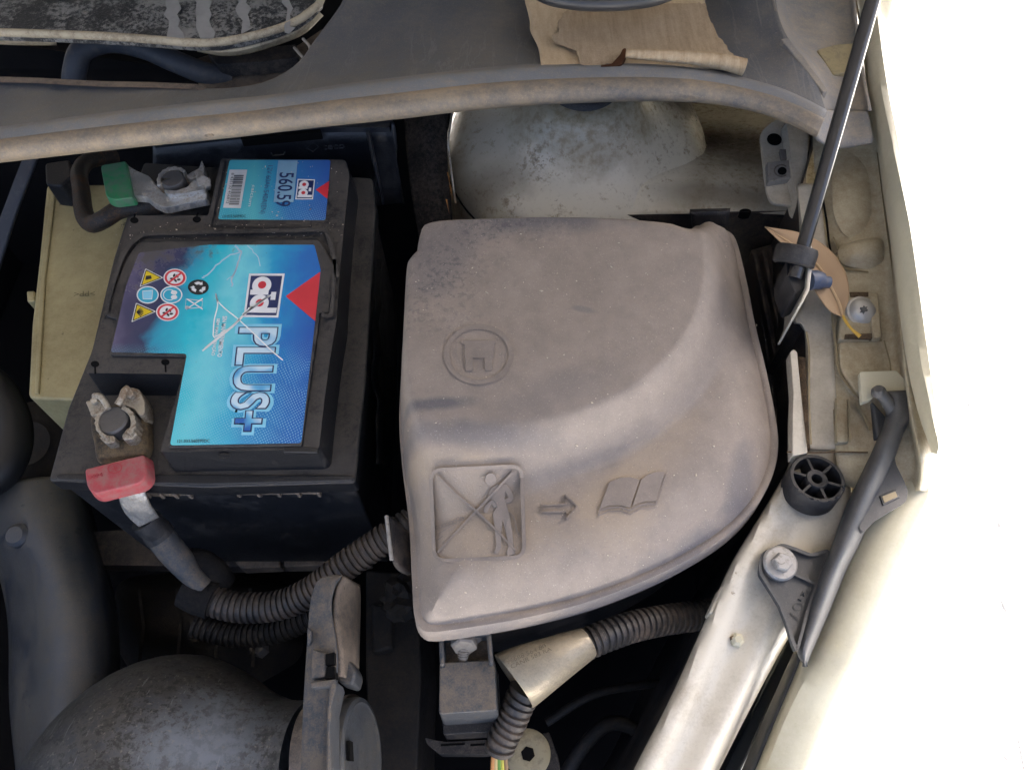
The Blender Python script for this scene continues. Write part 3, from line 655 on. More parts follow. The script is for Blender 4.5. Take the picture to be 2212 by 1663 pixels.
# paint clip in the rail
clip = lathe('white_plug', P(1590, 1384, -13), (0, 0, 1), [(0, 5), (2, 5), (3.6, 3.6), (3.8, 1), (3.8, -3)], M_creamc, car, 6, 20)
prism('plug_slot', [(1578, 1374), (1590, 1371), (1592, 1376), (1580, 1381)], -9, -12, M_dirt, car)

# bonnet, propped open above and behind the camera: it shades the bay
HX, HY, HZ, HA, HL = (-1.00, 0.41), 0.70, ZB + 0.06, math.radians(41), 1.15
def bonnet():
    u = Vector((0, -math.cos(HA), math.sin(HA))); V = []; nx, ny = 14, 10
    for i in range(nx + 1):
        for j in range(ny + 1):
            s = -0.27 + 1.27 * j / ny; xx = HX[0] + (HX[1] - HX[0]) * i / nx
            edge = (abs(i / nx - .5) * 2) ** 4 * 0.03
            V.append(Vector((xx, HY, HZ)) + u * (HL * s) + Vector((0, math.sin(HA), math.cos(HA))) * (0.05 * math.sin(math.pi * max(0, s)) - edge))
    Fc = [[i * (ny + 1) + j, i * (ny + 1) + j + 1, (i + 1) * (ny + 1) + j + 1, (i + 1) * (ny + 1) + j] for i in range(nx) for j in range(ny)]
    o = mk('bonnet', V, Fc, M_creamc, car, 60)
    s = o.modifiers.new('s', 'SOLIDIFY'); s.thickness = 0.012
    nn = Vector((0, math.sin(HA), math.cos(HA)))
    l = mk('bonnet_bounce_liner', [v - nn * 0.03 for v in V], Fc, M_liner, car, 60)  # added unseen liner, cuts light bounced down off the bonnet
    l.modifiers.new('s', 'SOLIDIFY').thickness = 0.008
bonnet()

# ================================================================== COWL
cowl = thing('cowl_panel', 'dusty grey plastic cowl panel behind the curved rubber seal strip', 'cowl panel', P(900, 100, 20))
loft('cowl_shell', [[(-60, 284, 66), (-60, 245, 58), (-60, 205, 50), (-60, 176, 48)],
                    [(0, 279, 66), (0, 240, 58), (0, 200, 50), (0, 172, 48)],
                    [(208, 251, 66), (208, 225, 58), (214, 203, 50), (220, 181, 48)],
                    [(450, 224, 66), (445, 213, 62), (440, 202, 56), (437, 192, 52)],
                    [(589, 210, 66), (583, 200, 63), (572, 188, 58), (560, 181, 52)],
                    [(680, 196, 66), (670, 178, 60), (655, 155, 54), (638, 141, 50)],
                    [(749, 186, 66), (735, 150, 56), (712, 112, 50), (684, 82, 48)],
                    [(864, 172, 66), (848, 110, 50), (808, 50, 44), (738, 8, 46)],
                    [(950, 162, 66), (930, 90, 48), (880, 0, 40), (775, -60, 44)],
                    [(1037, 153, 66), (1030, 80, 46), (1000, 0, 38), (960, -70, 40)],
                    [(1130, 148, 66), (1140, 70, 40), (1130, 0, 32), (1120, -70, 34)],
                    [(1176, 144, 66), (1180, 70, 38), (1180, 0, 30), (1180, -70, 30)],
                    [(1382, 142, 66), (1382, 70, 40), (1382, 0, 32), (1382, -70, 32)],
                    [(1521, 154, 66), (1530, 70, 46), (1530, 0, 38), (1530, -70, 36)],
                    [(1659, 186, 66), (1640, 100, 56), (1600, 20, 50), (1590, -70, 48)],
                    [(1728, 212, 66), (1706, 130, 64), (1664, 40, 60), (1648, -70, 58)],
                    [(1784, 241, 64), (1752, 150, 66), (1690, 60, 64), (1660, -70, 62)]], M_cowl, cowl, 40, 80, 2)
loft('cowl_end', [[(1784, 241, 64), (1752, 150, 66), (1690, 60, 64), (1660, -70, 62)],
                  [(1800, 236, 50), (1772, 150, 50), (1716, 62, 46), (1684, -70, 44)],
                  [(1836, 240, 44), (1822, 150, 42), (1790, 60, 40), (1758, -70, 36)],
                  [(1868, 240, 48), (1850, 150, 44), (1838, 60, 42), (1820, -70, 40)],
                  [(1876, 240, 56), (1860, 150, 52), (1848, 60, 50), (1836, -70, 48)]], M_cowl2, cowl, 40, 40, 2)
loft('cowl_tongue', [[(1786, 238, 62), (1764, 292, 58), (1800, 318, 50)], [(1830, 240, 48), (1830, 300, 46), (1832, 320, 42)], [(1874, 240, 52), (1886, 300, 50), (1880, 312, 46)]], M_cowl2, cowl, 14, 20, 2)
M_yelp = dirty('bare_yellow_paint', (0.27, 0.22, 0.115), (0.2, 0.17, 0.11), 0.35, 0.25, 40, 0.5, 0.85, 0.5, 0.2, 0.4)
prism('cowl_pad', [(1764, 108), (1806, 96), (1856, 92), (1858, 150), (1800, 162)], 46, 38, M_yelp, cowl, 1.5, 1, 6)
prism('cowl_rib', [(1686, 84), (1702, 82), (1772, 170), (1790, 196), (1778, 200), (1740, 150)], 66, 48, M_cowl2, cowl, 2, 0, 4)
stroke('cowl_rim', [(-60, 173), (0, 172), (90, 175), (220, 182), (330, 184), (425, 188), (440, 196)], 12, 49, M_brackd, cowl, False, 4)
# seal strip, draped along the cowl's front edge
te = [(-60, 283), (0, 277), (208, 249), (450, 222), (589, 208), (749, 184), (864, 170), (1037, 151), (1176, 142), (1382, 140), (1521, 152), (1659, 184), (1728, 210), (1786, 240)]
be = [(-60, 349), (0, 343), (150, 326), (312, 308), (485, 291), (691, 267), (864, 249), (1037, 229), (1211, 217), (1382, 211), (1521, 215), (1624, 232), (1694, 255), (1768, 290)]
def blend(t, z, dz=0): return [(a[0] * (1 - t) + b[0] * t, a[1] * (1 - t) + b[1] * t, z) for a, b in zip(te, be)]
loft('seal_flap', [blend(-0.08, 60), blend(0.0, 70), blend(0.10, 73), blend(0.44, 72.5), blend(0.50, 70)], M_seal, cowl, 90, 16, 2.5)
loft('seal_bead', [blend(0.47, 68), blend(0.52, 71.5), blend(0.60, 72.5), blend(0.80, 71.5), blend(0.93, 68.5), blend(1.0, 62), blend(0.97, 50)], M_sealb, cowl, 90, 24, 2.5)
prism('seal_hole', ell(1001, 218, 5.5, 4.5), 71.8, 68, M_hole, cowl)
for x, y, rr, sd_ in ((1505, 206, 3.4, 1), (452, 290, 2.8, 2), (1228, 192, 1.8, 4)): lump('dirt_crumb', x, y, 69.5, rr, M_sealb, cowl, sd_, .5)
stroke('seal_split', [(503, 244), (505, 262), (504, 278)], 2.6, 71.2, M_hole, cowl, False, 0.3)
# lid in the plenum, top left
lid = thing('air_filter_box', 'weathered black filter box with pale flaking rim beyond the cowl cut-out', 'filter box', P(300, 20, -20))
lo_ = [(-80, 68), (0, 70), (130, 74), (242, 79), (340, 86), (416, 92), (470, 91), (520, 83), (589, 66), (641, 45), (675, 21), (693, 0), (706, -70), (-80, -70)]
lw = PP(lo_, 46)
prism('lid_top', lo_, 46, 38, M_booster, lid, 1.5, 0)
tube('lid_rim', PP([(p[0], p[1] + 1) for p in lo_[:13]], 44), 3.0, M_lidrim, lid, 10, 80)
loft('lid_gasket', [[(426, 96, 38), (480, 104, 38), (530, 98, 38), (600, 76, 38), (646, 56, 38), (684, 22, 38)], [(428, 104, 30), (480, 113, 30), (532, 109, 30), (604, 88, 30), (654, 66, 30), (692, 30, 30)]], M_lidrim, lid, 40, 6, 3)
loft('lid_gasket', [[(-60, 76, 38), (40, 80, 38), (120, 83, 38)], [(-60, 86, 30), (40, 90, 30), (122, 90, 30)]], M_lidrim, lid, 16, 5, 3)
for x0, x1, sd_ in ((355, 385, 1), (418, 452, 2), (512, 535, 3), (612, 626, 4)):       # run-off streaks of pale grime, raised crust
    random.seed(sd_); a = []; b = []
    for k in range(9):
        yy = -20 + k * 13; a.append((x0 + random.uniform(-7, 7) + k, min(yy, 74 if x0 > 500 else 84))); b.append((x1 + random.uniform(-7, 7) + k, min(yy, 60 if x0 > 500 else 84)))
    v = PP(a, 46.8) + PP(b, 46.8)
    mk('grime_run', v, [[i, i + 1, i + 10, i + 9] for i in range(8)], plain('pale_grime', (0.27, 0.27, 0.265), 0.9, 0.1, 0, 0.25, 120), lid, 60)
# hose and clutter in the cut-out
tag(tube('plenum_hose', PP([(158, 200, -30), (162, 150, -10), (180, 108, 0), (240, 90, 2), (310, 104, 0), (370, 130, -5), (440, 158, -12), (500, 170, -20)], 0), 9, plain('dull_blue_hose', (0.045, 0.05, 0.062), 0.55, 0.3, grime=(0.09, 0.085, 0.08), ga=.6), None, 16, 60), 'dull grey rubber hose arching inside the cowl cut-out', 'hose')
pb = thing('plenum_tray', 'dusty brown plastic tray at the bottom of the cowl cut-out', 'tray', P(560, 150, -40))
prism('tray_plate', [(420, 128), (470, 112), (560, 112), (640, 100), (700, 60), (700, 150), (600, 190), (430, 192)], -16, -50, M_brackd, pb, 3, 0, 8)
prism('tray_block', [(445, 110), (560, 104), (640, 96), (645, 125), (560, 135), (470, 140)], -2, -14, M_boxblk, pb, 3, 0, 6)
tag(tube('wire_clip', PP([(655, 85, 44), (668, 100, 46), (672, 120, 44), (662, 130, 42), (650, 120, 40), (636, 104, 36)], 0), 1.1, M_steel, None, 8, 30), 'small bent wire clip by the corner of the cut-out', 'wire')
# black sheet below the cut-out, standing in for the plenum's shade
pw = mk('plenum_shade_sheet', [P(-80, 200, -70), P(760, 200, -70), P(760, -90, -70), P(-80, -90, -70)], [[0, 1, 2, 3]], M_void, cowl, None)

# fibrous sheet
fib = thing('fibre_sheet', 'torn brown fibrous sheet with a curled front edge lying on the cowl', 'sheet', P(1350, 90, 55))
loft('pale_layer', [[(1128, -40, 58), (1134, 0, 58), (1144, 40, 60), (1146, 66, 61), (1162, 100, 64), (1170, 146, 69)],
                    [(1250, -40, 56), (1250, 0, 58), (1250, 50, 60), (1250, 80, 61), (1250, 110, 64), (1252, 144, 69)],
                    [(1400, -40, 56), (1400, 0, 58), (1400, 50, 60), (1400, 80, 61), (1400, 110, 63), (1400, 142, 68)],
                    [(1518, -40, 56), (1522, 0, 58), (1532, 40, 60), (1545, 75, 62), (1570, 110, 64), (1600, 150, 68)]], M_fibre2, fib, 40, 40, 1.2, jig=0.5)
dk = [(1215, 30), (1228, 22), (1262, 18), (1330, 16), (1420, 10), (1500, 6), (1523, 8), (1533, 40), (1548, 75), (1570, 100), (1590, 128), (1352, 118), (1330, 134), (1300, 142), (1254, 142), (1246, 112), (1220, 102), (1196, 92), (1192, 76), (1208, 68), (1205, 48)]
random.seed(3)
def ragged(pts, amp, sub=5):
    out = []
    for i in range(len(pts)):
        a, b = Vector(pts[i]), Vector(pts[(i + 1) % len(pts)])
        for j in range(sub):
            p = a.lerp(b, j / sub); out.append((p.x + random.uniform(-amp, amp), p.y + random.uniform(-amp, amp)))
    return out
def fz(x, y): return 60 + max(0, (y - 40)) * 0.085
rg = ragged(dk, 2.2)
vv = [P(x, y, fz(x, y) + 3) for x, y in rg] + [P(x, y, fz(x, y) + 0.5) for x, y in rg]; kk = len(rg)
mk('brown_layer', vv, [list(range(kk)), list(range(2 * kk - 1, kk - 1, -1))] + [[i, i + kk, (i + 1) % kk + kk, (i + 1) % kk] for i in range(kk)], M_fibre, fib, 30)
tube('curled_edge', PP([(1352, 116, 78), (1420, 120, 78), (1500, 126, 77), (1560, 134, 76), (1608, 146, 74)], 0), [2.8, 3.6, 4.2, 4.8, 5.6], M_fibre3, fib, 18, 40)
prism('curl_shade', [(1296, 142), (1322, 138), (1340, 118), (1345, 106), (1352, 104), (1354, 118), (1342, 140)], 74, 70, M_brownhole, fib, 0.8, 0, 4)  # dark block painting the shade inside the curl
# black rim at the top edge of the frame
tag(tube('trim_edge', PP([(1130, -40, 95), (1180, -8, 95), (1240, 5, 95), (1300, 8, 95), (1360, 5, 95), (1420, -5, 95), (1480, -30, 95)], 0), 5.0, plain('black_hose', (0.03, 0.031, 0.034), 0.4, 0.5), None, 14, 50), 'black curved trim edge above the brown fibrous sheet', 'trim')

# ================================================================== BATTERY
bat = thing('car_battery', 'black car battery with blue printed stickers beside the yellowed tank', 'battery', P(450, 760, -175))
fl = [(104, 1038), (146, 882), (197, 757), (244, 560), (282, 440), (310, 350), (806, 384, 12), (812, 450), (803, 600), (790, 820), (768, 1042, 10), (440, 1052)]
prism('case', [(122, 1036), (215, 720), (318, 380), (796, 392), (792, 600), (758, 1036)], -12, -172, M_batdark, bat, 3, 0, 6)
prism('shoulder', fl, 0, -14, M_bat, bat, 1.6, 0, 8)
for x0, x1, yy in ((308, 412, 1064), (505, 692, 1061)):
    prism('vent_ledge', [(x0, yy - 10), (x1, yy - 10), (x1, yy), (x0, yy + 2)], -16, -21, M_brackd, bat, 0.5)
    n = 4 if x1 - x0 < 150 else 5
    for i in range(n):
        x = x0 + 6 + (x1 - x0 - 12) * i / (n - 1); prism('vent_rib', [(x - 4, yy - 8), (x + 4, yy - 8), (x + 4, yy + 5), (x - 4, yy + 5)], -13.5, -20, M_brackd, bat, 0.6)
LZ = 22
lid_out = [(268, 520), (284, 466, 5), (450, 466), (478, 343, 6), (747, 346, 8), (755, 381), (742, 500), (735, 576), (727, 690), (712, 780), (700, 870), (689, 970, 8), (346, 976, 8), (394, 808, 4), (187, 806, 6), (196, 766), (226, 676), (245, 600)]
prism('raised_lid', lid_out, LZ, -2, M_bat, bat, 1.8, 2.5, 5)
# raised panel frame on the lid (left and right handle channels)
prism('lid_panel', [(272, 560), (300, 520, 14), (690, 516, 16), (722, 575), (712, 676), (690, 676), (690, 690), (652, 962, 6), (362, 966, 6), (402, 770, 6), (236, 768, 6), (252, 690), (226, 682), (240, 640)], LZ + 2.2, LZ - 4, M_bat, bat, 0.9, 0, 4)
for pts in ([(228, 676), (248, 600), (272, 540), (300, 512), (320, 505)], [(320, 505), (420, 502), (560, 499), (690, 497), (706, 502), (722, 560), (728, 600)], [(722, 560), (720, 620), (714, 680), (694, 678)]):
    q = [tuple(v) for v in spline([Vector((p[0], p[1], 0)) for p in pts], 14)]
    stroke('handle_edge', q, 9, LZ + 0.4, M_bat, bat, False, 3.2)
stroke('lid_groove', [(302, 521), (450, 519), (560, 518), (684, 516)], 4.5, LZ + 2.3, M_blk, bat)
stroke('lid_groove', [(457, 490), (560, 492), (672, 492)], 4.5, LZ + 0.15, M_blk, bat); stroke('lid_groove', [(672, 478), (672, 494)], 5, LZ + .15, M_blk, bat)
stroke('lid_groove', [(488, 348), (462, 470), (457, 490)], 5, LZ + 0.15, M_blk, bat)
prism('lid_step', [(612, 962), (650, 962), (688, 968), (686, 978), (612, 976)], LZ + 0.6, LZ - 3, M_blk, bat, 0.6)
for x, y, dx, dy in ((205, 786, 14, 48), (357, 782, 14, 40), (290, 476, 2, -14), (425, 474, 3, -14)):
    h_ = prism('lid_slot', ell(x, y, 9, 6.5, 18), LZ + 0.3, LZ - 3, M_hole, bat)
    stroke('slot_line', [(x, y), (x + dx * .1, y + dy * .5), (x + dx, y + dy)], 4, LZ + 0.15 if dy < 0 else LZ + 0.2, M_hole, bat) if dy < 0 else stroke('slot_line', [(x, y), (x + 1, y + 22)], 4, LZ + 0.2, M_hole, bat)
prism('shoulder_rim', [(120, 1028), (128, 1022), (760, 1026), (766, 1032), (760, 1038), (440, 1046), (126, 1036)], 1.2, -2, M_batdark, bat, 0.8)
sheet_ring = stroke('lid_button', ell(484, 984, 11, 5, 20), 2.2, LZ - 2, M_batdark, bat, True, 1.0)
# ---- large sticker
LB = LZ + 2.35
lab = sheet('sticker', [(679, 529, 4), (693, 584, 3), (680, 700, 3), (651, 957, 8), (367, 962, 8), (404, 764, 8), (239, 761, 6), (256, 690, 3), (272, 619, 3), (300, 546, 6), (450, 529, 4)], LB, M_label, bat, 5)
lab['label'] = 'blue and cyan printed sticker with scrawled white scratches'
z1, z2, z3, z4 = LB + .12, LB + .24, LB + .36, LB + .48
def bolt_line(pts, wd):
    random.seed(len(pts)); q = []
    for i in range(len(pts) - 1):
        for j in range(4):
            t = j / 4; q.append((pts[i][0] * (1 - t) + pts[i + 1][0] * t + random.uniform(-2, 2), pts[i][1] * (1 - t) + pts[i + 1][1] * t + random.uniform(-1, 1)))
    q.append(pts[-1]); return q
for pts, wd in (([(507, 530), (520, 543), (516, 567), (502, 598), (500, 619)], 3.6), ([(520, 543), (492, 553), (468, 574), (447, 595), (436, 600)], 2.4), ([(535, 530), (554, 550), (562, 575)], 1.8), ([(516, 567), (508, 590), (490, 605)], 1.6)):
    stroke('lightning_print', bolt_line(pts, wd), wd * 1.5, z1, M_glow, lab); stroke('lightning_core', bolt_line(pts, wd), wd * .5, z2, M_pale, lab)
sheet('red_triangle', [(617, 640), (692, 587), (681, 694)], z1, M_redp, lab, 2)
def logo(quad, z, parent):
    A, B_, C, D = [Vector(q) for q in quad]       # rear-left, rear-right, front-right, front-left ; local u: left->right, v: rear->front
    def q(u, v): p = (A * (1 - u) + B_ * u) * (1 - v) + (D * (1 - u) + C * u) * v; return (p.x, p.y)
    def el(u, v, ru, rv, n=26): return [q(u + ru * math.cos(6.2832 * i / n), v + rv * math.sin(6.2832 * i / n)) for i in range(n)]
    sheet('logo_border', [q(0, 0), q(1, 0), q(1, 1), q(0, 1)], z, M_white, parent)
    sheet('logo_ground', [q(.06, .05), q(.94, .05), q(.94, .95), q(.06, .95)], z + .1, M_navy, parent)
    for v0, hi in ((.27, .62), (.68, .92)):
        sheet('logo_letter', el(.40, v0, .27, .20), z + .2, M_white, parent)
        sheet('logo_stem', [q(.10, v0 + .10), q(hi, v0 + .10), q(hi, v0 + .215), q(.10, v0 + .215)], z + .24, M_white, parent)
        sheet('logo_dot', el(.41, v0 - .01, .115, .085), z + .34, M_redp, parent)
    sheet('logo_mark', [q(.70, .42), q(.84, .42), q(.84, .60), q(.70, .60)], z + .2, M_white, parent)
logo([(538, 591), (615, 591), (601, 686), (526, 685)], z1, lab)
qp = [(517, 708), (492, 930), (573, 930), (600, 708)]
text('plus_lettering_halo', 'PLUS+', [(508, 700), (482, 940), (584, 940), (610, 700)], z1, M_glow, lab, 0.07)
text('plus_lettering_edge', 'PLUS+', [(514, 706), (489, 933), (576, 933), (603, 706)], z2, M_navy, lab, 0.045)
text('plus_lettering', 'PLUS+', qp, z3, M_plus, lab, 0.018)
text('sticker_text', 'SIN MANTENIMIENTO', [(481, 683), (469, 771), (479, 771), (491, 683)], z2, M_white, lab, 0.025)
text('sticker_text', 'SEM MANUTENÇÃO', [(467, 688), (455, 768), (465, 768), (477, 688)], z2, M_white, lab, 0.025)
text('sticker_code', '121.033.56059SDC', [(383, 956), (453, 955), (453, 948.5), (383, 949.5)], z2, M_blk, lab, 0.01)
# warning signs
def tri(pts, z):
    c = (sum(p[0] for p in pts) / 3, sum(p[1] for p in pts) / 3)
    s = lambda k: [(c[0] + (p[0] - c[0]) * k, c[1] + (p[1] - c[1]) * k) for p in pts]
    sheet('warning_border', s(1.12), z, M_white, lab, 3); sheet('warning_edge', s(1.0), z + .1, M_blk, lab, 2); sheet('warning_sign', s(.84), z + .2, M_yel, lab, 2)
    return c
c = tri([(315, 582), (350, 600), (304, 618)], z1); sheet('warning_symbol', [(c[0] - 8, c[1] - 4), (c[0] + 3, c[1] - 5), (c[0] + 5, c[1] + 2), (c[0] - 9, c[1] + 5)], z1 + .3, M_blk, lab)
c = tri([(295, 656), (334, 673), (286, 694)], z1)
for a in range(7):
    t = -0.9 + a * .3; stroke('warning_ray', [(c[0] - 10, c[1]), (c[0] - 10 + 15 * math.cos(t), c[1] + 12 * math.sin(t))], 1.7, z1 + .3, M_blk, lab)
for x, y in ((378, 600), (362, 674)):
    sheet('prohibition_border', ell(x, y, 25, 19.5), z1, M_white, lab); sheet('prohibition_ring', ell(x, y, 22.5, 17.5), z1 + .1, M_redp, lab); sheet('prohibition_ground', ell(x, y, 17.5, 13.5), z1 + .2, M_white, lab)
    for k in range(5): sheet('prohibition_symbol', ell(x + (-7, 5, -2, 8, 1)[k], y + (2, -3, -5, 4, 6)[k], 4.2, 2.4, 10, k), z1 + .3, M_blk, lab)
    stroke('prohibition_bar', [(x - 13, y + 10), (x + 13, y - 10)], 4.0, z1 + .4, M_redp, lab)
for x, y in ((319, 637), (370, 637)):
    sheet('mandatory_border', ell(x, y, 24, 19), z1, M_white, lab); sheet('mandatory_sign', ell(x, y, 21.5, 16.5), z1 + .1, M_cyan, lab)
sheet('manual_symbol', [(308, 629), (330, 627), (328, 646), (309, 646)], z1 + .2, M_glow, lab); stroke('manual_outline', [(308, 629), (330, 627), (328, 646), (309, 646)], 1.6, z1 + .3, M_white, lab, True)
for dy in (-5, 5): sheet('goggles_symbol', ell(376, 637 + dy, 7, 4.6), z1 + .2, M_white, lab)
stroke('goggles_outline', ell(366, 637, 13, 11.5, 20), 1.6, z1 + .2, M_white, lab, True)
sheet('recycling_disc', ell(428.5, 620.5, 22.5, 16.5), z1, M_blk, lab)
for k in range(3):
    a = k * 2.0944 + .5; f = lambda r, t: (428.5 + r * 1.35 * math.cos(t), 620.5 + r * math.sin(t))
    sheet('recycling_arrow', [f(6, a - .5), f(11.5, a - .62), f(12.5, a), f(11, a + .45), f(14, a + .5), f(8.5, a + .95), f(5, a + .35), f(7.5, a + .4)], z1 + .1, M_white, lab)
stroke('bin_outline', [(402, 646), (438, 650), (436, 664), (400, 667)], 1.8, z1, M_pale, lab, True)
stroke('bin_cross', [(404, 646), (438, 668)], 2.6, z1 + .1, M_white, lab); stroke('bin_cross', [(438, 645), (402, 668)], 2.6, z1 + .1, M_white, lab)
sheet('bin_wheel', ell(404, 664, 4.5, 3.5), z1 + .1, M_pale, lab)
# scratches
for pts, wd in (([(466, 634), (470, 650), (490, 670), (513, 688), (554, 726), (585, 756), (611, 778)], 2.6), ([(437, 758), (470, 732), (502, 706), (520, 688), (537, 671), (582, 638)], 3.4), ([(442, 752), (475, 725), (506, 700), (530, 676), (578, 645)], 2.2),
                ([(467, 636), (470, 660), (463, 690), (461, 715), (463, 728), (490, 712)], 2.6), ([(540, 664), (565, 650), (586, 637)], 3.0), ([(524, 680), (545, 662)], 4.5)):
    stroke('pen_scratch', [tuple(v)[:2] for v in spline([Vector((p[0], p[1], 0)) for p in pts], 24)], wd, z4 + .12, M_pen, lab)
# ---- small sticker
LB2 = LZ + .3
lab2 = sheet('sticker', [(496, 346), (714, 346), (709, 410), (703, 476), (471, 474)], LB2, M_label2, bat, 5)
lab2['label'] = 'small blue sticker with barcode and the number 560.59'
y1, y2, y3 = LB2 + .12, LB2 + .24, LB2 + .36
sheet('number_band', [(601, 347), (643, 347), (634, 437), (591, 437)], y1, plain('pale_blue_band', (0.20, 0.36, 0.48), 0.35, 0.5, 0, .2, 90), lab2)
text('number_print', '560.59', [(604, 373), (595, 446), (627, 446), (636, 373)], y2, M_navy, lab2, 0.012)
text('rating_print', '12V 60Ah 540A(EN)', [(575, 358), (558, 462), (573, 462), (590, 358)], y2, M_navy2, lab2, 0.0)
text('calcium_print', 'calcium', [(545, 400), (536, 446), (543, 446), (552, 400)], y2, M_pale, lab2, 0.0)
text('sticker_code', '121.033.56059DC', [(480, 471), (531, 470), (531, 464), (480, 465)], y2, M_blk, lab2, 0.0)
bc = sheet('barcode_panel', [(496, 367), (534, 367), (520, 450), (482, 449)], y1, plain('barcode_white', (0.55, 0.56, 0.56), .4, .4), lab2)
random.seed(11); t = 0.14; V = []; Fc = []
while t < 0.92:
    wd = random.choice((.008, .012, .02, .028)); A = lambda u, v: (496 + (534 - 496) * u - 14 * v, 367 + 82 * v)
    b0 = len(V); V += PP([A(.30, t), A(.86, t), A(.86, t + wd), A(.30, t + wd)], y2); Fc.append([b0, b0 + 1, b0 + 2, b0 + 3]); t += wd + random.choice((.008, .012, .02))
mk('barcode_bars', V, Fc, M_blk, lab2, None)
text('barcode_digits', '8 435132 456812', [(500, 374), (488, 440), (494, 440), (506, 374)], y2, M_blk, lab2, 0.0)
sheet('red_triangle', [(682, 410), (711.5, 391), (707, 430)], y1, M_redp, lab2, 1)
logo([(643, 387), (680.5, 388), (676, 431), (638, 431)], y1, lab2)
# ---- posts
pc = P(246, 911, 14)
lathe('terminal_post', pc, (0, 0, 1), [(0, 3), (8.0, 3), (9.0, 2), (9.6, -14)], M_lead, bat, 36)
nc = P(375, 392, 19)
lathe('terminal_post', nc, (0.0, -0.05, 1), [(0, 3), (7.0, 3), (7.8, 2), (8.4, -20)], M_lead, bat, 36)

# ================================================================== POSITIVE LEAD
pos = thing('positive_lead', 'battery lead with red tag, dull clamp and taped cable entering ribbed conduit', 'battery lead', P(246, 940, 0))
prism('clamp_boot', [(194, 896), (232, 876, 4), (312, 868), (315, 905), (316, 960), (311, 978), (206, 988), (203, 955), (196, 930)], 8, 0.3, M_boot, pos, 2.5, 2, 10)
def ring_arm(name, cx, cy, rx, ry, a0, a1, wd, zt, zb, mat, parent, n=26):
    o_ = []; i_ = []
    for i in range(n + 1):
        a = math.radians(a0 + (a1 - a0) * i / n); wob = 1 + 0.03 * math.sin(i * 1.7)
        o_.append((cx + (rx + wd) * wob * math.cos(a), cy + (ry + wd * .88) * wob * math.sin(a))); i_.append((cx + rx * math.cos(a), cy + ry * math.sin(a)))
    return prism(name, o_ + i_[::-1], zt, zb, mat, parent, 0.7)
ring_arm('clamp_jaw', 246, 912, 34, 31, 112, 250, 8, 18, 2, M_clamp, pos)
ring_arm('clamp_jaw', 246, 912, 36, 32, -66, 40, 11, 18, 2, M_clamp, pos)
prism('clamp_ear', [(225, 874), (236, 884), (222, 893), (196, 898), (190, 880), (184, 867), (200, 862), (203, 854), (214, 852)], 17, 2, M_clamp, pos, 1.4, 0, 4)
prism('clamp_ear', [(254, 878), (262, 862), (266, 842), (282, 836), (300, 840), (312, 864), (313, 892), (302, 900), (290, 884), (272, 876)], 15, 2, M_clamp, pos, 1.6, 0, 5)
tube('ear_fold', PP([(254, 874, 20), (264, 858, 21), (268, 846, 22), (276, 838, 21)], 0), 2.0, M_clamp, pos, 10, 16); tube('ear_fold', PP([(234, 883, 20), (226, 868, 21), (216, 856, 22), (204, 855, 20)], 0), 1.8, M_clamp, pos, 10, 16)
lathe('clamp_bolt', P(281, 852, 18), (0, -.3, 1), [(0, 2.0), (2.2, 2.0), (2.8, 1.5), (3.0, -4)], M_clamp, pos, 6, 20); lathe('clamp_bolt', P(206, 866, 17.5), (0, -.3, 1), [(0, 2), (2.0, 2), (2.6, 1), (2.6, -4)], M_clamp, pos, 6, 20)
prism('clamp_foot', [(232, 940), (248, 942), (248, 955), (228, 958), (214, 945)], 15, 2, M_clamp, pos, 1, 0, 4); prism('clamp_foot', [(262, 940), (276, 922), (290, 926), (296, 936), (284, 948), (266, 950)], 16, 2, M_clamp, pos, 1.2, 0, 4)
rt = prism('red_tag', [(183, 1013), (311, 981), (314, 1000), (316, 1028, 12), (302, 1043, 10), (204, 1067, 14), (188, 1052, 12)], 13, 3, M_red, pos, 1.6, 1.5, 6, 4)
stroke('tag_ring', ell(248, 1011, 15, 10.5, 24, -.2), 2.4, 13, M_redd, rt, True, 0.5)
stroke('tag_plus', [(242, 1013), (254, 1010)], 2.4, 13, M_redd, rt, False, 0.5); stroke('tag_plus', [(246, 1006), (250, 1017)], 2.4, 13, M_redd, rt, False, 0.5)
text('tag_lettering', '>PP<', [(195, 1036), (222, 1029), (220, 1020), (193, 1027)], 13.1, M_redd, rt, 0.01, 0.6)
loft('cable_lug', [[(252, 1048, 2), (256, 1072, -2), (262, 1094, -12), (276, 1116, -22), (300, 1138, -30)], [(280, 1040, 6), (285, 1065, 2), (292, 1090, -7), (305, 1112, -17), (322, 1128, -26)], [(309, 1038, 4), (316, 1076, -2), (324, 1092, -10), (334, 1106, -18), (344, 1117, -28)]], M_clampb, pos, 24, 12, 2)
tube('crimp_sleeve', PP([(312, 1122, -33), (326, 1136, -38), (338, 1148, -43)], 0), 8.6, M_rub, pos, 20, 10)
tube('crimp_collar', PP([(336, 1146, -43), (348, 1160, -47)], 0), 9.1, M_rub, pos, 20, 6)
tube('cable', PP([(345, 1157, -46), (366, 1184, -54), (390, 1212, -60), (412, 1240, -66), (440, 1268, -72)], 0), [8.4, 8.6, 8.2, 6.6, 6.4], M_bracket, pos, 20, 24)
tube('tape_wrap', PP([(404, 1206, -66), (438, 1218, -72), (462, 1240, -78), (480, 1262, -86)], 0), [7, 9, 10, 9], M_tape, pos, 18, 20)
tube('tape_wrap', PP([(398, 1272, -76), (428, 1284, -78), (462, 1296, -80)], 0), [11, 12.2, 12], M_tape, pos, 18, 16)
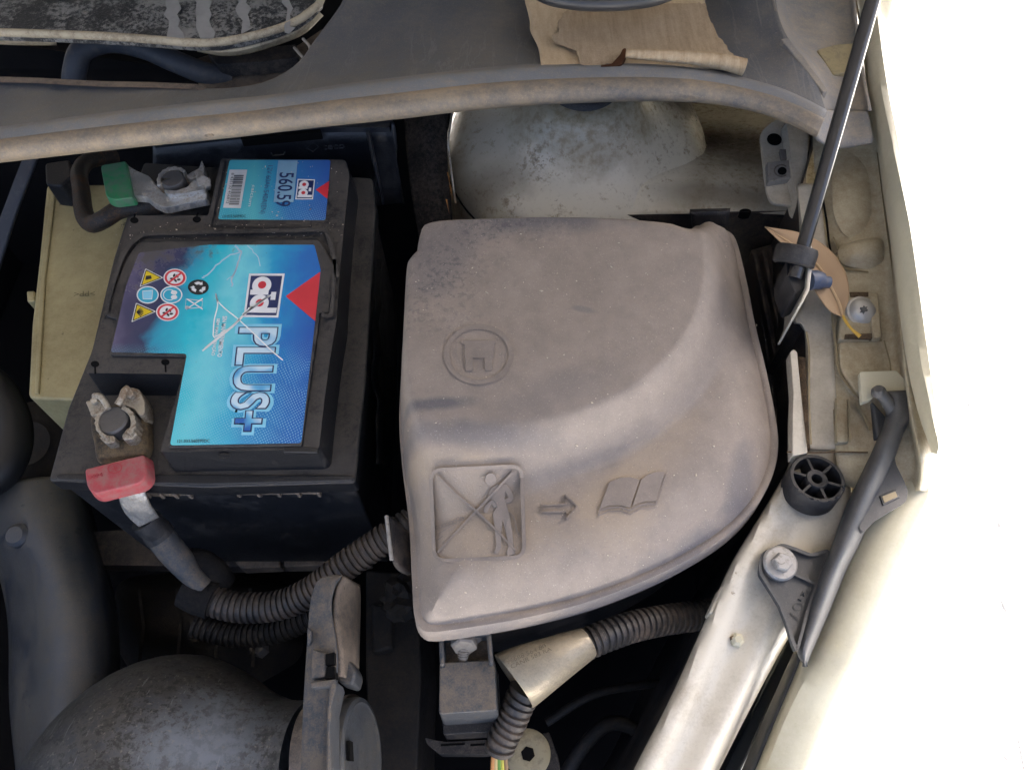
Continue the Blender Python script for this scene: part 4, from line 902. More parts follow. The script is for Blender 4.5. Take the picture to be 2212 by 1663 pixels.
tube('conduit', PP([(445, 1292, -80), (500, 1309, -82), (560, 1312, -82), (620, 1302, -80), (680, 1272, -74), (740, 1226, -66), (800, 1184, -60), (850, 1152, -56), (890, 1126, -56)], 0), 9.6, M_cond, pos, 20, 60, rib=(3.9, 1.3))
# ================================================================== NEGATIVE LEAD
neg = thing('negative_lead', 'battery lead with green tag, bright metal clamp and rusty looped cable', 'battery lead', P(360, 400, 0))
prism('green_tag', [(217, 357, 8), (271, 348), (287, 427), (244, 432, 14), (229, 424, 14)], 22, 15, M_green, neg, 1.5, 1, 4)
prism('clamp_plate', [(270, 354), (292, 368), (322, 381), (334, 398), (350, 416), (366, 423), (446, 414), (446, 430, 6), (356, 449, 8), (334, 439), (318, 425), (284, 422)], 19, 14, M_clampb, neg, 1.4, 1, 4)
ring_arm('clamp_jaw', 376, 391, 29, 24, 160, 310, 9, 20, 3, M_clampb, neg)
ring_arm('clamp_jaw', 376, 391, 27, 22, 165, 320, 2.6, 22, 12, M_clamp, neg)
prism('clamp_arm', [(352, 410), (380, 412), (405, 404), (416, 390), (432, 386), (442, 396), (440, 410), (400, 418), (362, 420)], 23, 8, M_clampb, neg, 2.0, 0, 4)
prism('clamp_ear', [(402, 380), (414, 372), (430, 364), (436, 346), (441, 364), (440, 380), (420, 384), (408, 388)], 18, 4, M_clampb, neg, 1.5, 0, 3)
tube('clamp_bolt', PP([(430, 376, 16), (437, 394, 17), (440, 410, 17)], 0), 3.2, M_clampb, neg, 10, 10)
lathe('clamp_nut', P(440, 398, 20), (0.5, -.3, 1), [(0, 4), (4.4, 4), (5, 3), (5, -3)], M_steel, neg, 6, 20)
tube('cable', PP([(318, 446, 2), (262, 452, 2), (224, 474, 0), (198, 484, -6), (182, 462, -10), (176, 415, -14), (172, 372, -18), (196, 346, -24), (250, 340, -34)], 0), [7.2, 6.4, 6.2, 6.4, 6.2, 6, 6, 6, 6], M_rust, neg, 16, 60)
tube('cable_lug', PP([(350, 440, 4), (318, 444, 4), (290, 450, 3)], 0), [7.5, 7.5, 6.8], M_rust, neg, 14, 12)

# ================================================================== BATTERY HOLDER behind
hold = thing('battery_holder', 'glossy black plastic battery holder wall standing behind the battery', 'holder', P(600, 360, -150))
M_hold = dirty('holder_plastic', (0.012, 0.014, 0.019), (0.045, 0.045, 0.05), 0.25, 0.3, 25, 0.32, 0.75, 0.4, 0.1, 0.5)
loft('holder_wall', [[(330, 300, 10), (520, 280, 14), (700, 266, 15), (826, 262, 15), (842, 266, 14), (846, 276, 12)],
                     [(330, 480, -60), (520, 470, -60), (700, 458, -60), (852, 440, -60), (868, 440, -61), (874, 440, -64)]], M_hold, hold, 60, 6, 3, linear=True)
prism('holder_top', [(330, 292), (520, 272), (700, 260), (826, 256), (842, 259), (848, 270, 4), (842, 276), (700, 276), (520, 290), (330, 310)], 15.5, 11, M_hold, hold, 1)
prism('holder_slot', [(520, 288), (690, 272), (694, 286), (520, 302)], 14.5, 8, M_hole, hold, 0, 0, 3)
prism('holder_rib', [(787, 272), (797, 270), (812, 350), (806, 352)], 13, -30, M_hold, hold, 1.0)
text('holder_lettering', 'teco', [(698, 324), (744, 321), (744, 311), (698, 314)], 6.5, plain('faint_moulding', (0.035, 0.037, 0.042), .5, .4), hold, 0, 0.8)
stroke('holder_mark', [(662, 320), (676, 309), (688, 318), (676, 328)], 2.4, 5.5, plain('faint_moulding_mark', (0.035, 0.037, 0.042), .5, .4), hold, True, 1)
stroke('holder_notch', [(585, 330), (590, 336), (612, 334), (616, 328)], 3, 2.5, M_bracket, hold, False, 1)
# felt strip between holder and tower
felt = thing('insulation_strip', 'dark brown felt insulation strip between battery holder and strut tower', 'insulation', P(920, 380, -120))
loft('felt', [[(872, 230, -10), (878, 330, -26), (890, 430, -44), (910, 540, -70)], [(925, 225, -4), (930, 330, -20), (940, 430, -40), (955, 540, -66)], [(968, 230, -8), (966, 330, -26), (974, 430, -46), (982, 540, -72)]], M_felt, felt, 30, 14, 4, jig=0.8)
tube('foil_edge', PP([(977, 244, -4), (972, 275, -8), (968, 305, -12), (970, 330, -18), (976, 380, -28), (984, 440, -40)], 0), 0.9, M_clamp, felt, 8, 40)
for x, y in ((965, 372), (970, 400), (962, 430)):
    mk('dry_needle', [P(x, y, -14), P(x + 4, y + 1, -14), P(x + 9, y + 34, -18)], [[0, 1, 2]], plain('needle_brown', (0.2, 0.09, 0.03), .7, .2), felt, None)

# ================================================================== YELLOWED TANK (left)
tank = thing('coolant_tank', 'yellowed plastic tank with moulded lettering left of the battery', 'tank', P(160, 640, -160))
prism('tank_body', [(100, 398, 10), (300, 398), (290, 640), (262, 868, 14), (60, 860, 14), (68, 700), (84, 560)], -52, -150, M_tank, tank, 5, 3, 8, 4)
prism('tank_seam', [(112, 400), (122, 400), (98, 600), (84, 850), (74, 850), (86, 600)], -50.5, -54, M_tank, tank, 1)
prism('tank_lug', [(56, 628), (74, 627), (76, 650), (58, 652)], -56, -70, M_tank, tank, 1.5)
text('tank_lettering', '>PP<', [(205, 628), (160, 630), (160, 641), (205, 639)], -51.6, M_tankd, tank, 0)
# left-hand clutter
tag(loft('strap', [[(82, 330, -8), (60, 390, -18), (30, 470, -34), (-10, 600, -60)], [(54, 330, -8), (30, 390, -18), (0, 470, -34), (-50, 600, -60)]], plain('dull_navy_strap', (0.03, 0.034, 0.044), .6, .3, grime=(.06, .06, .062)), None, 20, 8, 3), 'flat dull navy strap running down beside the yellowed tank', 'strap')
tag(prism('relay_socket', [(96, 352), (150, 344), (156, 380), (130, 402), (98, 398)], -30, -90, M_boxblk, None, 3, 2, 8), 'small dusty black block behind the yellowed tank', 'block')
tag(tube('radiator_hose', PP([(-60, 800, -110), (0, 850, -112), (30, 930, -116), (10, 1010, -118), (-60, 1060, -120)], 0), 13, plain('hose_black', (0.011, 0.011, 0.012), .5, .4), None, 18, 40), 'black rubber hose bend at the far side of the yellowed tank', 'hose')

# ================================================================== FUSE BOX
fb = thing('fuse_box', 'large dusty taupe fuse box cover with moulded fuse and jet wash symbols', 'fuse box', P(1260, 900, -160))
out_px = [(890, 500, 0), (935, 476, 0), (1100, 468, 0), (1300, 462, 0), (1440, 458, 0), (1476, 462, 0), (1505, 474, 0), (1545, 475, 0), (1580, 484, 0), (1598, 508, 0), (1612, 600, 0), (1632, 700, 0), (1656, 800, 0), (1676, 900, 0), (1682, 960, 0), (1672, 1020, 0),
          (1640, 1085, 0), (1585, 1145, 0), (1500, 1202, 0), (1400, 1252, 0), (1280, 1298, 0), (1160, 1330, 0), (1060, 1349, 0), (940, 1366, 0), (908, 1358, 0), (894, 1325, 0), (889, 1240, 0), (882, 1120, 0), (868, 1000, 0), (862, 900, 0), (868, 780, 0), (876, 640, 0), (880, 550, 0)]
LIP = 4.0
cout = spline([Vector((q.x, q.y, ZB + mm(LIP))) for q in [P(x, y, 40 if (y < 580 and x < 1490) else (11 if y < 520 else LIP)) for x, y, _ in out_px]], 300, True)
cc = sum(cout, Vector()) / len(cout)
arc_px = [(1478, 440), (1486, 480), (1508, 560), (1512, 640), (1488, 730), (1430, 815), (1340, 885), (1230, 930), (1100, 950), (980, 944), (850, 915)]
arc_w = spline([P(x, y, 30) for x, y in arc_px], 80); arcpoly = arc_w + [P(700, 900, 30), P(700, 300, 30), P(1400, 300, 30)]
def seg_d(p, a, b):
    ab = b - a; t = max(0, min(1, (p - a).dot(ab) / max(ab.dot(ab), 1e-12))); return (p - (a + ab * t)).length
def inside(p, poly):
    r = False; j = len(poly) - 1
    for i in range(len(poly)):
        a, b = poly[i], poly[j]
        if (a.y > p.y) != (b.y > p.y) and p.x < (b.x - a.x) * (p.y - a.y) / (b.y - a.y) + a.x: r = not r
        j = i
    return r
arc2 = [Vector((v.x, v.y)) for v in arc_w]; poly2 = [Vector((v.x, v.y)) for v in arcpoly]; cout2 = [Vector((v.x, v.y)) for v in cout]
def ss(t): t = max(0, min(1, t)); return t * t * (3 - 2 * t)
yA, yB = P(1200, 480, LIP).y, P(1200, 1340, LIP).y
def coverH(x, y):
    """height of the cover skin in mm above the battery shoulder"""
    p = Vector((x, y))
    d = min(seg_d(p, arc2[i], arc2[i + 1]) for i in range(0, len(arc2) - 1)) * 1000
    if inside(p, poly2): d = -d
    e = min(seg_d(p, cout2[i], cout2[(i + 3) % len(cout2)]) for i in range(0, len(cout2), 3)) * 1000
    hi = 49.0
    lo = 25.0 - 3 * ss((yA - y) / (yA - yB) * 1.2 - 0.3)
    wl = ss((d + 3) / (27.0 + 34.0 * ss((cc.x - x) / 0.11)))
    top = hi * (1 - wl) + lo * wl + 1.0 * math.sin(3.14 * min(1, max(0, d / -80.0)))
    # shoulder: tight on rear/left, broad on the right and front
    dirx = (p.x - cc.x) / 0.16; diry = (cc.y - p.y) / 0.16
    br_ = ss(0.5 + 0.9 * (dirx * 0.75 + diry * 0.65)); wd = 9 + 29 * br_
    e2 = max(0, e - 1.2 - 3.6 * br_)
    s = max(0, min(1, e2 / wd)); prof = (1 - (1 - s) ** 2.3)
    gv = -1.1 * br_ * math.exp(-((e - 4.4) / 1.0) ** 2)
    return LIP + (top - LIP) * prof + gv
def cover_mesh():
    N = len(cout); R = 70; V = []; Fc = []
    ss_ = [1 - (i / R) ** 1.0 for i in range(R)]
    # denser rings near the rim
    ss_ = [1 - (i / R) ** 1.35 for i in range(R)]
    V += [Vector((p.x, p.y, ZB + mm(LIP - 16))) for p in offset_poly(cout, mm(1.0))]
    for q, s in enumerate(ss_):
        for p in cout:
            xy = cc + (p - cc) * s; h = coverH(xy.x, xy.y) if s < 0.999 else LIP - 0.6
            V.append(Vector((xy.x, xy.y, ZB + mm(h))))
    V.append(Vector((cc.x, cc.y, ZB + mm(coverH(cc.x, cc.y)))))
    for i in range(R):
        for j in range(N):
            Fc.append([i * N + j, i * N + (j + 1) % N, (i + 1) * N + (j + 1) % N, (i + 1) * N + j])
    for j in range(N): Fc.append([R * N + j, R * N + (j + 1) % N, (R + 1) * N])
    return mk('cover', V, Fc, M_cover, fb, 42)
def cover_mat():
    # dust over dark plastic; bare smears, speckles and tan drifts sit where they lie on this lid
    m, T, B, co = new_mat('dusty_cover'); sx = T.nodes.new('ShaderNodeSeparateXYZ'); T.links.new(co, sx.inputs[0])
    org = fb.location; wob = noise(T, co, 26, 6, 0.65); wob2 = noise(T, co, 60, 5, 0.65)
    def blob(px, py, rx, ry, ang=0, soft=0.6, w=0.9):
        c = P(px, py, 30) - org; a = math.radians(ang)
        dx = mth(T, 'SUBTRACT', sx.outputs['X'], c.x); dy = mth(T, 'SUBTRACT', sx.outputs['Y'], c.y)
        u = mth(T, 'DIVIDE', mth(T, 'ADD', mth(T, 'MULTIPLY', dx, math.cos(a)), mth(T, 'MULTIPLY', dy, math.sin(a))), mm(rx))
        v = mth(T, 'DIVIDE', mth(T, 'SUBTRACT', mth(T, 'MULTIPLY', dy, math.cos(a)), mth(T, 'MULTIPLY', dx, math.sin(a))), mm(ry))
        d = mth(T, 'SQRT', mth(T, 'ADD', mth(T, 'MULTIPLY', u, u), mth(T, 'MULTIPLY', v, v)))
        d = mth(T, 'ADD', d, mth(T, 'MULTIPLY', mth(T, 'SUBTRACT', wob, 0.5), w * 1.6))
        return ramp(T, d, [(max(0, 1 - soft) * .66, 1), (1.0 * .66 + soft * .2, 0)])
    dust = mix(T, ramp(T, wob2, [(.3, 0), (.7, 1)]), (0.205, 0.172, 0.146), (0.268, 0.225, 0.190))
    tan = (0.315, 0.250, 0.180); bare = (0.105, 0.100, 0.108); c = dust
    for b, w_ in ((blob(1040, 1110, 62, 46), .55), (blob(1330, 1080, 50, 32, 20), .6), (blob(1380, 1000, 62, 18, 40), .5), (blob(940, 1010, 50, 14), .5)): c = mix(T, mth(T, 'MULTIPLY', b, w_), c, tan)
    for b, w_ in ((blob(1170, 505, 88, 24), .85), (blob(950, 580, 36, 56), .55), (blob(950, 908, 36, 7, 4, .5, .5), .9), (blob(1010, 965, 82, 12, -2), .6), (blob(1500, 1165, 62, 15, 34), .8), (blob(1340, 1262, 62, 10, 18), .75), (blob(1620, 1010, 13, 46, -12), .55), (blob(1080, 1335, 60, 9), .6), (blob(1480, 640, 18, 30), .15), (blob(1252, 710, 12, 4, -15, .4, .6), .45), (blob(1200, 880, 60, 18, 24), .3)):
        c = mix(T, mth(T, 'MULTIPLY', b, w_), c, bare)
    sp = ramp(T, noise(T, co, 300, 5, .7), [(.52, 0), (.60, 1)])
    for b, w_ in ((blob(970, 640, 50, 60, 0, .9), .7), (blob(1100, 520, 70, 24, 0, .9), .8), (blob(1560, 500, 20, 12), .4)): c = mix(T, mth(T, 'MULTIPLY', mth(T, 'MULTIPLY', b, sp), w_), c, (0.085, 0.08, 0.085))
    gr = noise(T, co, 1500, 2, .6); c = mix(T, ramp(T, gr, [(.62, 0), (.74, .55)]), c, (0.5, 0.44, 0.38)); gr2 = noise(T, co, 650, 4, .75); c = mix(T, ramp(T, gr2, [(.56, 0), (.70, .35)]), c, (0.13, 0.115, 0.11))
    T.links.new(c, B.inputs['Base Color']); B.inputs['Roughness'].default_value = 0.62; sock(B, 'Specular IOR Level', 'Specular').default_value = .4
    bp = T.nodes.new('ShaderNodeBump'); bp.inputs['Strength'].default_value = .35; bp.inputs['Distance'].default_value = .0005; T.links.new(noise(T, co, 1000, 4, .7), bp.inputs['Height']); T.links.new(bp.outputs[0], B.inputs['Normal'])
    return m
M_cover = cover_mat()
cov = cover_mesh()
prism('box_body', None, LIP - 8, -150, M_boxblk, fb, 2, 0, world=[Vector((v.x, v.y, ZB + mm(LIP - 8))) for v in offset_poly(cout, mm(-16))[::5]])
# black side wall to the right, hinge clip and latch
prism('side_wall', [(1622, 540), (1690, 520), (1722, 600), (1730, 700), (1728, 800), (1716, 900), (1700, 960), (1682, 960), (1660, 800)], -62, -150, M_boxblk, fb, 2, 0, 4)
prism('side_rail', [(1626, 545), (1634, 540), (1700, 850), (1690, 860)], -54, -70, M_boxblk, fb, 1); prism('side_rail', [(1646, 540), (1656, 538), (1712, 800), (1702, 810)], -55, -70, M_boxblk, fb, 1)
cz = 8
hc = loft('hinge_clip', [[(1490, 452, 14), (1578, 450, 14)], [(1493, 462, 15), (1576, 460, 15)], [(1496, 492, 2), (1572, 490, 2)]], M_boxblk, fb, 10, 10, 3)
lt = loft('latch', [[(831, 1115, 4), (836, 1164, 4), (843, 1210, 4)], [(843, 1117, 8), (846, 1164, 8), (849, 1206, 8)], [(860, 1128, 4), (864, 1180, 4), (868, 1230, 4)], [(884, 1148, -4), (886, 1195, -4), (889, 1240, -4)]], M_boxblk, fb, 14, 20, 2.5)
tube('latch_lip', PP([(835, 1114, 9), (840, 1160, 9), (846, 1209, 9)], 0), 1.1, M_steel, lt, 10, 12)
# ---- moulded symbols, standing on the cover skin
def hz(px, py):
    z = 28.0
    for _ in range(3): q = P(px, py, z); z = coverH(q.x, q.y)
    return z
def relief(name, pts, h, parent=cov, mat=None, r=0):
    if r: pts = rnd(pts, r)
    zs = [hz(*p[:2]) for p in pts]; top = [P(p[0], p[1], z + h) for p, z in zip(pts, zs)]; bot = [P(p[0], p[1], z - 1.5) for p, z in zip(pts, zs)]; k = len(pts)
    o = mk(name, top + bot, [list(range(k))] + [[i, i + k, (i + 1) % k + k, (i + 1) % k] for i in range(k)], mat or M_emb, parent, 30)
    bev(o, 0.25, 2, 30); return o
def rline(name, pts, wd, h, closed=False, parent=cov): return stroke(name, pts, wd, 0, M_emb, parent, closed, h, hz)
rline('symbol_ring', ell(1034.5, 765, 70, 60, 48), 11, 1.0, True)
relief('fuse_symbol', [(996, 735), (1073, 735), (1073, 742), (1067, 743), (1067, 772), (1064, 774), (1063, 801, 3), (1047, 801, 3), (1047, 773), (1021, 773), (1021, 802, 3), (1005, 802, 3), (1005, 774), (1003, 772), (1003, 743), (996, 742)], 1.2, r=1.5)
rline('sign_frame', rnd([(930, 1015), (1127, 1006), (1133, 1203), (938, 1211)], 26, 6), 8, 1.7, True)
rline('sign_cross', [(945, 1028), (985, 1068), (1030, 1104), (1075, 1147), (1114, 1189)], 4.2, 1.7); rline('sign_cross', [(1108, 1020), (1070, 1060), (1028, 1104), (985, 1150), (945, 1193)], 4.2, 1.7)
relief('figure_head', ell(1060, 1035, 12.5, 14), 1.3)
relief('figure_body', [(1062, 1052), (1074, 1046), (1094, 1046), (1104, 1058), (1111, 1074), (1106, 1084), (1090, 1090), (1086, 1080), (1098, 1074), (1092, 1062), (1090, 1076), (1096, 1094), (1102, 1118), (1107, 1150), (1111, 1190), (1114, 1196), (1096, 1202), (1094, 1192), (1098, 1180), (1092, 1148), (1086, 1124), (1083, 1150), (1083, 1182), (1076, 1194), (1066, 1194), (1072, 1178), (1068, 1140), (1064, 1108), (1074, 1092), (1066, 1080), (1054, 1076), (1056, 1062)], 1.3)
relief('figure_gun', [(1046, 1094), (1060, 1080), (1070, 1078), (1080, 1084), (1076, 1096), (1066, 1096), (1062, 1088), (1052, 1108), (1044, 1106)], 1.1)
rline('figure_hose', [tuple(v)[:2] for v in spline([Vector((a, b, 0)) for a, b in [(1078, 1092), (1088, 1102), (1104, 1110), (1113, 1124), (1115, 1140), (1120, 1154)]], 16)], 3.4, 1.1)
random.seed(5)
for i in range(8): x = 944 + i * 7.6; rline('spray_drop', ell(x, 1138 - i * 2.6 + random.uniform(-2, 2), 4.2, 3.6, 10), 2.0, 0.6, True)
for a, b in (((945, 1166), (985, 1136)), ((948, 1152), (978, 1134)), ((955, 1172), (994, 1144))): rline('spray_line', [a, b], 2.4, 0.6)
rline('arrow_symbol', [(1171, 1091), (1221, 1089), (1220, 1068), (1247, 1093), (1223, 1121), (1222, 1104), (1171, 1106)], 3.4, 1.6, True)
bk = [(1294, 1100), (1316, 1040), (1340, 1031), (1362, 1030), (1382, 1036), (1361, 1096), (1338, 1090), (1314, 1092)]
relief('book_page', bk, 1.5); relief('book_page', [(1365, 1094), (1385, 1035), (1402, 1023), (1422, 1017), (1437, 1019), (1417, 1082), (1396, 1081), (1380, 1086)], 1.5)
rline('book_edge', [(1293, 1113), (1296, 1102), (1316, 1096), (1340, 1095), (1360, 1102), (1382, 1091), (1400, 1087), (1417, 1089), (1440, 1024)], 4.0, 0.9)
rline('book_edge', [(1294, 1113), (1314, 1104), (1340, 1103), (1361, 1111), (1384, 1098), (1419, 1096)], 3.0, 0.5)
# ================================================================== RELAY under the cover's front edge
rel = thing('relay', 'dusty black relay hanging on a bolted bracket below the cover edge', 'relay', P(1010, 1500, -110))
prism('relay_case', [(950, 1430), (1068, 1424), (1073, 1534, 8), (948, 1542, 8)], -24, -70, M_bracket, rel, 3, 1.5, 5, 4)
for pts in ([(947, 1370), (957, 1370), (960, 1436), (950, 1436)], [(1050, 1364), (1061, 1362), (1066, 1432), (1056, 1434)]): prism('bracket_cheek', pts, -16, -50, M_bracket, rel, 1.2)
prism('bracket_plate', [(955, 1372), (1054, 1366), (1060, 1432), (958, 1436)], -34, -50, M_brackd, rel, 1)
prism('bracket_bridge', [(946, 1360), (1060, 1354), (1061, 1370), (947, 1376)], -14, -30, M_bracket, rel, 2)
bn = P(1003, 1383, -20)
lathe('mount_nut', bn, (0, -0.9, 0.45), [(0, 5), (6, 5), (7.2, 4), (7.2, -1), (9.5, -1.5), (9.5, -3.5), (5, -4)], M_dull, rel, 6, 20)
tube('mount_stud', PP([(1002, 1386, -20), (1001, 1405, -22), (1000, 1424, -24)], 0), [3.6, 3.6, 2.6], M_dull, rel, 12, 30, rib=(1.5, 0.5))
prism('relay_foot', [(955, 1556), (1070, 1550), (1072, 1580, 6), (958, 1586, 6)], -62, -100, M_boxblk, rel, 3, 1, 4)
text('relay_lettering', 'CARTIER', [(975, 1566), (1045, 1562), (1045, 1554), (975, 1558)], -61.5, plain('faint_print', (0.06, 0.058, 0.055), .6, .3), rel, 0.0)
sk = prism('relay_socket_base', [(918, 1592), (930, 1596), (960, 1602), (1066, 1596), (1100, 1590), (1098, 1618), (1050, 1628), (950, 1628), (922, 1606)], -84, -104, M_boxblk, rel, 3, 0, 4)
for x in (978, 1042): prism('socket_slot', [(x - 26, 1606), (x + 26, 1603), (x + 26, 1608), (x - 26, 1611)], -83.6, -88, M_hole, sk)
# ================================================================== WIRING LOOM with tan sleeve
wl = thing('wiring_loom', 'tan taped sleeve joining ribbed black conduits with coloured wires at its end', 'wiring loom', P(1160, 1480, -60))
def sleeve():
    rows = []
    A, B_ = (Vector((1090, 1475)), Vector((1270, 1387)))
    # flattened tapering cone between the two mouths; the lower mouth bends down
    sec = [((1067, 1418), (1148, 1527), -36, 17), ((1110, 1402), (1180, 1500), -31, 17), ((1160, 1388), (1218, 1468), -28, 16), ((1205, 1375), (1252, 1440), -27, 14), ((1254, 1361), (1288, 1412), -28, 11.5)]
    V = []; n = 22; Fc = []
    for a, b, z, hh in sec:
        pa, pb = P(a[0], a[1], z), P(b[0], b[1], z); c = (pa + pb) / 2; u = (pa - pb) / 2
        for j in range(n):
            t = 2 * math.pi * j / n; cs, sn = math.cos(t), math.sin(t)
            V.append(c + u * math.copysign(abs(cs) ** 0.8, cs) + Vector((0, 0, mm(hh) * sn * (1 + .06 * math.sin(3 * t + z)))))
    for i in range(len(sec) - 1):
        for j in range(n): Fc.append([i * n + j, i * n + (j + 1) % n, (i + 1) * n + (j + 1) % n, (i + 1) * n + j])
    o = mk('tape_sleeve', V, Fc, M_sleeve, wl, 60)
    o.modifiers.new('s', 'SOLIDIFY').thickness = -0.0012
    sb = o.modifiers.new('sub', 'SUBSURF'); sb.levels = 2; sb.render_levels = 2
    return o
slv = sleeve()
M_prt = plain('faded_print', (0.12, 0.095, 0.06), .7, .2)
for k, (st, q) in enumerate((('96688 564 80', [(1096, 1434), (1180, 1398), (1177, 1389), (1093, 1425)]), ('CANR 583 RA', [(1105, 1444), (1192, 1404), (1189, 1396), (1102, 1435)]))): text('sleeve_print', st, q, -12.2 + k * 1.6, M_prt, slv, 0.0)
tube('conduit', PP([(1262, 1392, -30), (1310, 1372, -32), (1370, 1352, -38), (1440, 1338, -46), (1520, 1328, -56), (1580, 1322, -66)], 0), 8.8, M_cond, wl, 18, 60, rib=(3.9, 1.3))
tube('conduit', PP([(1135, 1490, -44), (1120, 1520, -48), (1104, 1560, -54), (1084, 1600, -60), (1078, 1622, -64)], 0), [9.2, 8.8, 8.6, 8.6], M_cond, wl, 18, 60, rib=(4.3, 1.4))
for i, colr in enumerate(((0.45, 0.20, 0.06), (0.45, 0.33, 0.14), (0.10, 0.22, 0.03), (0.42, 0.38, 0.05), (0.20, 0.12, 0.05))):
    x = 1065 + i * 6.6; tube('wire', PP([(1070 + i * 4, 1612, -62), (x, 1640, -66), (x - 1 + i * .8, 1680, -72), (x - 2, 1740, -80)], 0), 1.25, plain('wire_paint', colr, .4, .4), wl, 8, 16)
# small fixing and clutter at the bottom
ws = thing('fixing_washer', 'cream plastic fixing washer with hex socket beside the wiring conduit', 'fixing', P(1140, 1627, -120))
wc = P(1140, 1627, -96)
lathe('washer_disc', wc, (0.05, -0.15, 1), [(3.2, 1.2), (5, 1.6), (12, 1.2), (13.6, 0), (13.6, -3)], M_washer, ws, 36)
lathe('hex_socket', wc, (0.05, -0.15, 1), [(0, 0.6), (4.2, 1.9), (4.2, -1)], M_hole, ws, 6)
tag(prism('support_plate', [(1150, 1590), (1186, 1580), (1205, 1630), (1215, 1680), (1160, 1690)], -104, -120, M_boxblk, None, 2, 0, 4), 'dark dusty plate beneath the cream fixing washer', 'plate')

# ================================================================== DUCTS
bd = thing('duct_flange', 'dusty grey black clamp flange joining the air duct to its round end', 'flange', P(710, 1450, -90))
loft('flange_face', [[(739, 1240, -10), (706, 1244, -10), (684, 1256, -11), (670, 1303, -12), (663, 1394, -14), (658, 1470, -16), (654, 1540, -18), (649, 1680, -20)],
                     [(739, 1242, -9), (722, 1250, -8), (712, 1268, -8), (706, 1310, -9), (704, 1394, -11), (704, 1470, -13), (700, 1540, -15), (690, 1680, -17)],
                     [(740, 1243, -9), (730, 1252, -8), (721, 1272, -8), (716, 1316, -9), (727, 1405, -11), (725, 1470, -13), (714, 1540, -15), (711, 1680, -17)]], M_bracket, bd, 50, 14, 9)
loft('flange_side', [[(741, 1243, -10), (726, 1270, -11), (718, 1330, -12), (728, 1405, -14), (728, 1460, -18)], [(768, 1262, -38), (768, 1300, -40), (766, 1360, -42), (766, 1420, -44), (764, 1470, -46)], [(772, 1266, -90), (772, 1300, -90), (770, 1360, -90), (768, 1420, -90), (766, 1470, -90)]], M_brackd, bd, 30, 14, 2)
for pts in ([(663, 1352), (672, 1360), (672, 1384), (662, 1392)], [(672, 1398), (706, 1410), (704, 1462), (668, 1466)]): prism('flange_step', pts, -8, -30, M_bracket, bd, 1.5)
prism('flange_window', [(704, 1412), (722, 1408), (722, 1432), (704, 1436)], -6.5, -14, M_hole, bd); prism('flange_window', [(706, 1440), (722, 1438), (724, 1462), (702, 1466)], -8, -16, M_hole, bd)
prism('flange_lug', [(722, 1410), (760, 1430), (770, 1450), (762, 1480), (728, 1470)], -26, -50, M_bracket, bd, 2)
prism('flange_ridge', [(669, 1472), (722, 1466), (726, 1480), (714, 1534), (712, 1690), (704, 1690), (706, 1534), (712, 1484), (670, 1484)], -6, -30, M_bracket, bd, 1.2)
ra = P(768, 1632, -62)
lathe('duct_mouth', ra, (1, 0.10, 0.22), [(30, -22), (30.3, 2), (29.6, 4), (27, 4.6), (25, 3.4), (0, 3)], M_duct, bd, 48, 40)
lathe('mouth_collar', ra, (1, 0.10, 0.22), [(31, -24), (31, -4), (32, -2.5), (32, 0)], M_brackd, bd, 48, 40)
prism('mouth_tab', [(748, 1600), (755, 1598), (756, 1640), (750, 1642)], -40, -60, M_hole, bd)
el_ = thing('air_duct_elbow', 'bulbous dusty black air duct elbow clamped to the flange', 'air duct', P(380, 1640, -160))
def elbow():
    c0, c1 = P(112, 1835, -150), P(700, 1700, -84); n = 60; m = 56; V = []; Fc = []
    prof = [(0.0, 0), (0.03, 30), (0.10, 58), (0.20, 80), (0.32, 92), (0.45, 96), (0.57, 92), (0.68, 80), (0.77, 66), (0.85, 56), (0.92, 50), (1.0, 48)]
    ax = (c1 - c0); L = ax.length; ax.normalize(); u = Vector((0, 0, 1)); u = (u - ax * u.dot(ax)).normalized(); v = ax.cross(u)
    for i in range(n + 1):
        t = i / n
        for k in range(len(prof) - 1):
            if prof[k][0] <= t <= prof[k + 1][0]: break
        a = prof[max(0, k - 1)][1]; b = prof[k][1]; c = prof[k + 1][1]; d = prof[min(len(prof) - 1, k + 2)][1]
        f = (t - prof[k][0]) / (prof[k + 1][0] - prof[k][0]); r = max(0.5, cr(a, b, c, d, f))
        cen = c0 + ax * (L * t)
        for j in range(m):
            q = 2 * math.pi * j / m; V.append(cen + (u * math.cos(q) * 0.92 + v * math.sin(q)) * mm(r))
    for i in range(n):
        for j in range(m): Fc.append([i * m + j, i * m + (j + 1) % m, (i + 1) * m + (j + 1) % m, (i + 1) * m + j])
    return mk('duct_shell', V, Fc, M_elbow, el_, 60)
